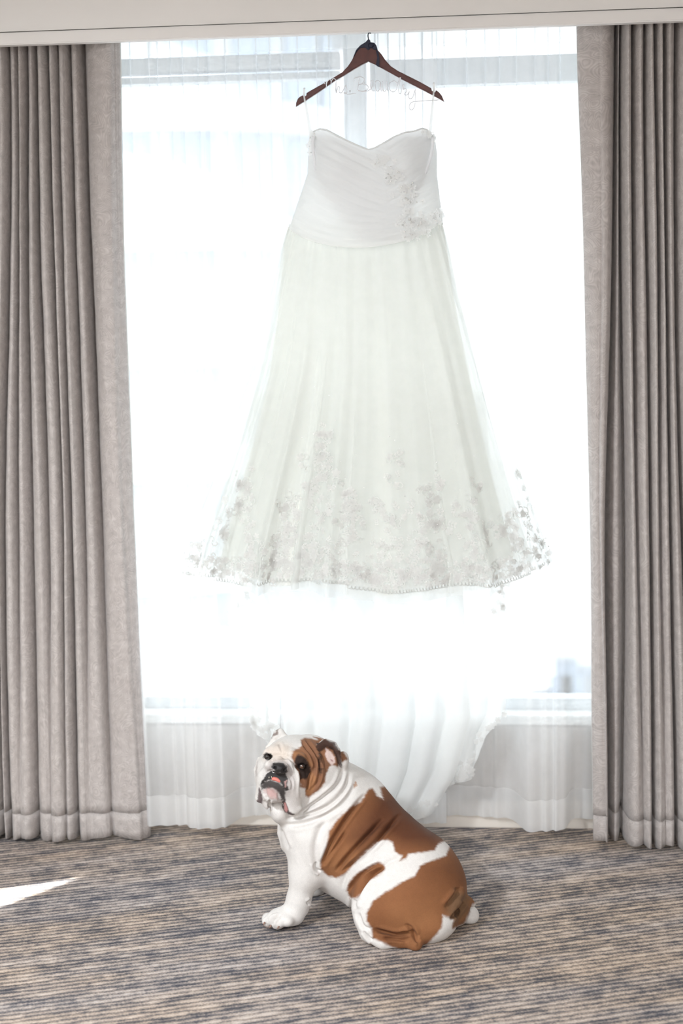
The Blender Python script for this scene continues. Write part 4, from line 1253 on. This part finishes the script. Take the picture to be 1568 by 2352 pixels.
shade_patch([c1_(p) for p in [(1260, 1180), (1320, 1050), (1420, 1090), (1400, 1200), (1310, 1280)]], np.array(lin(104, 80, 58)[:3]), 10, .8)
shade_patch([c1_(p) for p in [(950, 1180), (1200, 1150), (1230, 1260), (1100, 1400), (1000, 1300)]], TAN, 30, .35)
shade_patch([c1_(p) for p in [(830, 1295), (1000, 1315), (1060, 1340), (900, 1370)]], DARKB, 8, .45)
paint([c1_(p) for p in [(718, 405), (728, 402), (730, 436), (712, 440), (708, 430)]], TAN, 2, .7, near_side)
paint([c1_(p) for p in [(600, 210), (650, 225), (672, 270), (640, 290), (618, 250)]], BROWN, 3, .95)
# face (only the side turned to the room)
fm = side_w * (VY < 1905)
fm = np.clip(fm * 2, 0, 1)
paint([h1(p) for p in [(200, 420), (420, 300), (620, 380), (640, 560), (540, 640), (300, 640), (190, 600)]], CREAM, 14, .65, fm)
paint([h1(p) for p in [(120, 760), (300, 640), (560, 640), (700, 900), (760, 1200), (720, 1450), (560, 1400), (540, 1000), (300, 800)]], GREYW, 10, .5, fm)
paint([h1(p) for p in [(180, 860), (290, 640), (420, 610), (570, 640), (660, 860), (650, 1080), (580, 1160), (520, 1240), (470, 1300), (330, 1300), (120, 1120)]], np.array(lin(150, 140, 138)[:3]), 9, .5, fm, 2.5)
paint([h1(p) for p in [(785, 275), (850, 250), (1070, 280), (1180, 260), (1300, 340), (1400, 480), (1430, 720), (1290, 690), (1240, 760), (1185, 880), (1185, 980), (1090, 1105), (965, 1190), (915, 1235),
       (868, 1200), (860, 1080), (800, 1060), (785, 930), (720, 740), (630, 560), (680, 450), (770, 415), (805, 370)]], BROWN, 3.0, .96, fm, 1.1)
paint([h1(p) for p in [(990, 235), (1100, 245), (1200, 285), (1100, 290)]], BROWN, 2, .9)
paint([h1(p) for p in [(880, 1060), (960, 800), (1060, 900), (960, 1180), (880, 1180)]], TAN, 4, .7, fm)
paint([h1(p) for p in [(640, 480), (760, 420), (900, 560), (1000, 700), (940, 720), (780, 520), (680, 560)]], TAN, 5, .5, fm)
paint([h1(p) for p in [(1095, 500), (1130, 520), (1120, 700), (1150, 760), (1110, 860), (1080, 800), (1085, 620)]], BLACK, 3, .8, fm)
paint([h1(p) for p in [(700, 570), (750, 515), (800, 530), (880, 610), (945, 720), (960, 800), (890, 910), (800, 930), (785, 830), (760, 760), (690, 670)]], BLACK, 2.5, .92, fm)
paint([h1(p) for p in [(165, 530), (230, 490), (305, 505), (305, 570), (220, 605), (175, 580)]], BLACK, 1.8, .95, np.clip(fm * 3, 0, 1))
# ear: dark rim, pale hollow
em = ((VX > 725) & (VX < 786) & (VY < 1768) & (VD < 3.685)).astype(float)
paint([h1(p) for p in [(1030, 400), (1060, 300), (1200, 270), (1340, 320), (1440, 480), (1450, 740), (1400, 700), (1360, 560), (1300, 440), (1200, 390), (1120, 470), (1090, 520)]], np.array(lin(50, 34, 30)[:3]), 2.2, .92, em)
paint([h1(p) for p in [(1200, 420), (1280, 460), (1340, 560), (1350, 660), (1290, 690), (1220, 620), (1190, 500)]], np.array(lin(216, 196, 190)[:3]), 2, .9, fm)
paint([h1(p) for p in [(1130, 620), (1200, 600), (1280, 700), (1220, 720), (1150, 700)]], np.array(lin(120, 86, 66)[:3]), 2, .7, fm)
paint([h1(p) for p in [(1270, 590), (1320, 610), (1320, 640), (1280, 640)]], np.array(lin(130, 80, 76)[:3]), 1.5, .8, fm)
paint([h1(p) for p in [(275, 280), (330, 200), (400, 120), (430, 100), (410, 200), (340, 230)]], np.array(lin(96, 74, 66)[:3]), 1.8, .8)
paint([h1(p) for p in [(40, 780), (60, 650), (90, 590), (80, 700), (70, 880), (50, 880)]], np.array(lin(170, 160, 156)[:3]), 2, .5)
# nose, lips, chin
paint([h1(p) for p in [(305, 720), (340, 670), (420, 650), (500, 670), (560, 730), (570, 800), (540, 830), (470, 820), (400, 790), (330, 770)]], BLACK, 1.4, .97, fm, 1.0, .85)
paint([h1(p) for p in [(370, 775), (440, 800), (540, 825), (575, 920), (560, 1010), (590, 1090), (540, 1130), (470, 1000), (410, 960), (300, 930), (190, 960), (130, 1050), (125, 1000), (170, 920), (230, 830), (300, 790)]], BLACK, 1.8, .94, fm, 1.2, .35)
paint([h1(p) for p in [(130, 1030), (200, 960), (320, 935), (430, 985), (520, 1060), (540, 1140), (530, 1260), (470, 1260), (440, 1150), (385, 1100), (320, 1070), (210, 1075), (150, 1095)]], SOOT, 2.4, .92, fm, 1.8, .2)
paint([h1(p) for p in [(190, 1100), (240, 1080), (330, 1075), (390, 1120), (410, 1180), (390, 1240), (310, 1230), (230, 1180)]], PINK, 4.0, .8, fm, 3.0)
paint([h1(p) for p in [(480, 1290), (520, 1260), (560, 1340), (600, 1450), (690, 1480), (680, 1505), (590, 1500), (520, 1460), (480, 1380)]], np.array(lin(56, 30, 32)[:3]), 1.5, .92, fm, .8, .5)
paint([h1(p) for p in [(510, 1310), (540, 1310), (575, 1420), (555, 1480), (520, 1420)]], np.array(lin(200, 140, 136)[:3]), 1.5, .85, fm, .8, .6)
paint([h1(p) for p in [(100, 1060), (130, 1080), (160, 1230), (155, 1330), (90, 1335), (60, 1310), (85, 1180)]], np.array(lin(70, 44, 48)[:3]), 1.8, .85, fm, 1.0, .4)
paint([h1(p) for p in [(515, 960), (560, 940), (545, 1000), (555, 1030), (530, 1060)]], PINK, 1.2, .8, fm)
# throat in warm grey, claws area
paint([c1_(p) for p in [(160, 1255), (190, 1268), (240, 1285), (300, 1278), (290, 1290), (180, 1285)]], np.array(lin(150, 120, 104)[:3]), 2, .6, near_side)
CLR *= (1 + .05 * vnoise(DW, 35, 8) * (brown_w > .5) + .015 * hair)[:, None]
CLR = np.clip(CLR, 0.004, .92)

def fur_mat():
    k = Mat('short_dog_coat')
    a = k.n('ShaderNodeAttribute'); a.attribute_name = 'coat'
    w = k.n('ShaderNodeAttribute'); w.attribute_name = 'wet'
    tc = k.n('ShaderNodeTexCoord')
    n1 = k.n('ShaderNodeTexNoise', ins={'Scale': 420.0, 'Detail': 3.0, 'Roughness': .7}); k.l(tc.outputs['Object'], n1.inputs['Vector'])
    n2 = k.n('ShaderNodeTexNoise', ins={'Scale': 90.0, 'Detail': 3.0}); k.l(tc.outputs['Object'], n2.inputs['Vector'])
    v = k.math('ADD', k.math('MULTIPLY', n1.outputs[0], .34), k.math('MULTIPLY', n2.outputs[0], .14)); v = k.math('ADD', v, .76)
    mx = k.n('ShaderNodeVectorMath', operation='SCALE'); k.l(a.outputs['Color'], mx.inputs[0]); k.l(v, mx.inputs['Scale'])
    k.l(mx.outputs[0], k.b.inputs['Base Color'])
    k.l(k.math('SUBTRACT', .82, k.math('MULTIPLY', w.outputs['Fac'], .58)), k.b.inputs['Roughness'])
    k.b.inputs['Specular IOR Level'].default_value = .3
    k.b.inputs['Sheen Weight'].default_value = .03; k.b.inputs['Sheen Roughness'].default_value = .5
    k.b.inputs['Subsurface Weight'].default_value = .0
    k.bump(n1.outputs[0], .35, .002)
    return k.m
M['fur'] = fur_mat()
base = np.array([DW2[:, 0].mean(), DW2[:, 1].mean(), 0.0])
dog = tag(empty('bulldog', base), 'brown and white bulldog sitting on the carpet, looking back over its shoulder', 'dog')
body = mesh_obj('body', DW2, DF, M['fur'], dog)
body['label'] = 'white coat with large brown saddle, haunch and cheek patches'
at = body.data.color_attributes.new('coat', 'FLOAT_COLOR', 'POINT')
at.data.foreach_set('color', np.concatenate([CLR, np.ones((len(CLR), 1))], 1).ravel().astype(np.float32))
wa = body.data.attributes.new('wet', 'FLOAT', 'POINT'); wa.data.foreach_set('value', WET.astype(np.float32))
def surf(px, py, rad=5):
    m = (np.hypot(VX - px, VY - py) < rad) & near_side
    return VD[m].min() if m.any() else 3.6
# eyes
M['eye_dark'] = plain('dark_eyeball', lin(26, 18, 16), .06, spec=.8, noise=.1, nscale=100)
M['iris'] = plain('amber_iris', lin(92, 58, 34), .08, spec=.8, noise=.3, nscale=300)
M['iris_far'] = plain('dark_iris', lin(32, 22, 18), .08, spec=.8, noise=.2, nscale=300)
M['pupil'] = plain('pupil_black', lin(8, 6, 6), .04, spec=.9, noise=.1)
for (px, py, r, look) in ((693.0, 1760.0, .0080, (1, 1)), (613.5, 1738, .0078, (-1, 0))):
    d = surf(px, py, 9) + .0075
    c = at_depth(px, py, d)
    e = Geo(); e.add(*sphere_geo(c, r, 20, 14)); eo = e.build('eye', M['eye_dark'], dog)
    eo['label'] = 'dark amber eye'
    f = -FW / np.linalg.norm(FW)
    def cap(r0, off, mat, name, ang):
        a = np.linspace(0, 2 * math.pi, 21)[:-1]
        rings = []; R = r + off
        for q in np.linspace(0, ang, 5)[1:]:
            rings.append(c + R * (math.cos(q) * f + math.sin(q) * (np.cos(a)[:, None] * RT + np.sin(a)[:, None] * UP)))
        V = np.concatenate([[c + R * f]] + rings)
        F = [(0, 1 + i, 1 + (i + 1) % 20) for i in range(20)] + [tuple(1 + q for q in t) for t in grid_faces(20, 4, True)]
        mesh_obj(name, V, F, mat, eo)
    cap(r, .0002, M['iris'] if px > 650 else M['iris_far'], 'iris', .50); cap(r, .0004, M['pupil'], 'pupil', .16)
# lower gum and teeth
M['gum'] = plain('pink_gum', lin(222, 128, 116), .3, spec=.6, noise=.12, nscale=200)
M['tooth'] = plain('ivory_tooth', lin(238, 228, 205), .25, noise=.05)
gp = [head_px(p) for p in [(312, 920), (350, 918), (395, 930), (430, 955), (455, 985)]]
dg = min(surf(*q, 6) for q in gp) + .004
g = Geo(); g.add(*tube_geo(smooth_path([at_depth(*q, dg) for q in gp], 16), np.interp(np.linspace(0, 1, 16), [0, .2, .8, 1], [.0025, .0050, .0050, .003]), 8)); g.build('gum', M['gum'], dog)
for (p, s) in (((268, 895), .0016), ((310, 888), .0016), ((350, 908), .0013), ((398, 910), .0017), ((432, 944), .0014), ((375, 910), .0012)):
    q = head_px(p); c = at_depth(*q, dg - .001)
    g = Geo()
    g.add(*tube_geo(np.array([c - UP * s * .9, c, c + UP * s * .7, c + UP * s * 1.3]), np.array([s * .55, s * .6, s * .4, s * .08]), 8)); g.build('tooth', M['tooth'], dog)
# claws of the near fore paw
M['claw'] = plain('horn_claw', lin(150, 118, 104), .4, noise=.1)
for (px, py) in ((608, 2122), (622, 2129), (640, 2131)):
    d = surf(px, py - 4, 6)
    c = at_depth(px, py - 3, d + .002)
    e1 = c + np.array([-.003, -.006, -.004]); e1[2] = max(e1[2], .0015); c[2] = max(c[2], .004)
    g = Geo(); g.add(*tube_geo(np.array([c, (c + e1) / 2 + [0, 0, .001], e1]), [.0028, .0022, .0006], 7)); g.build('claw', M['claw'], dog)
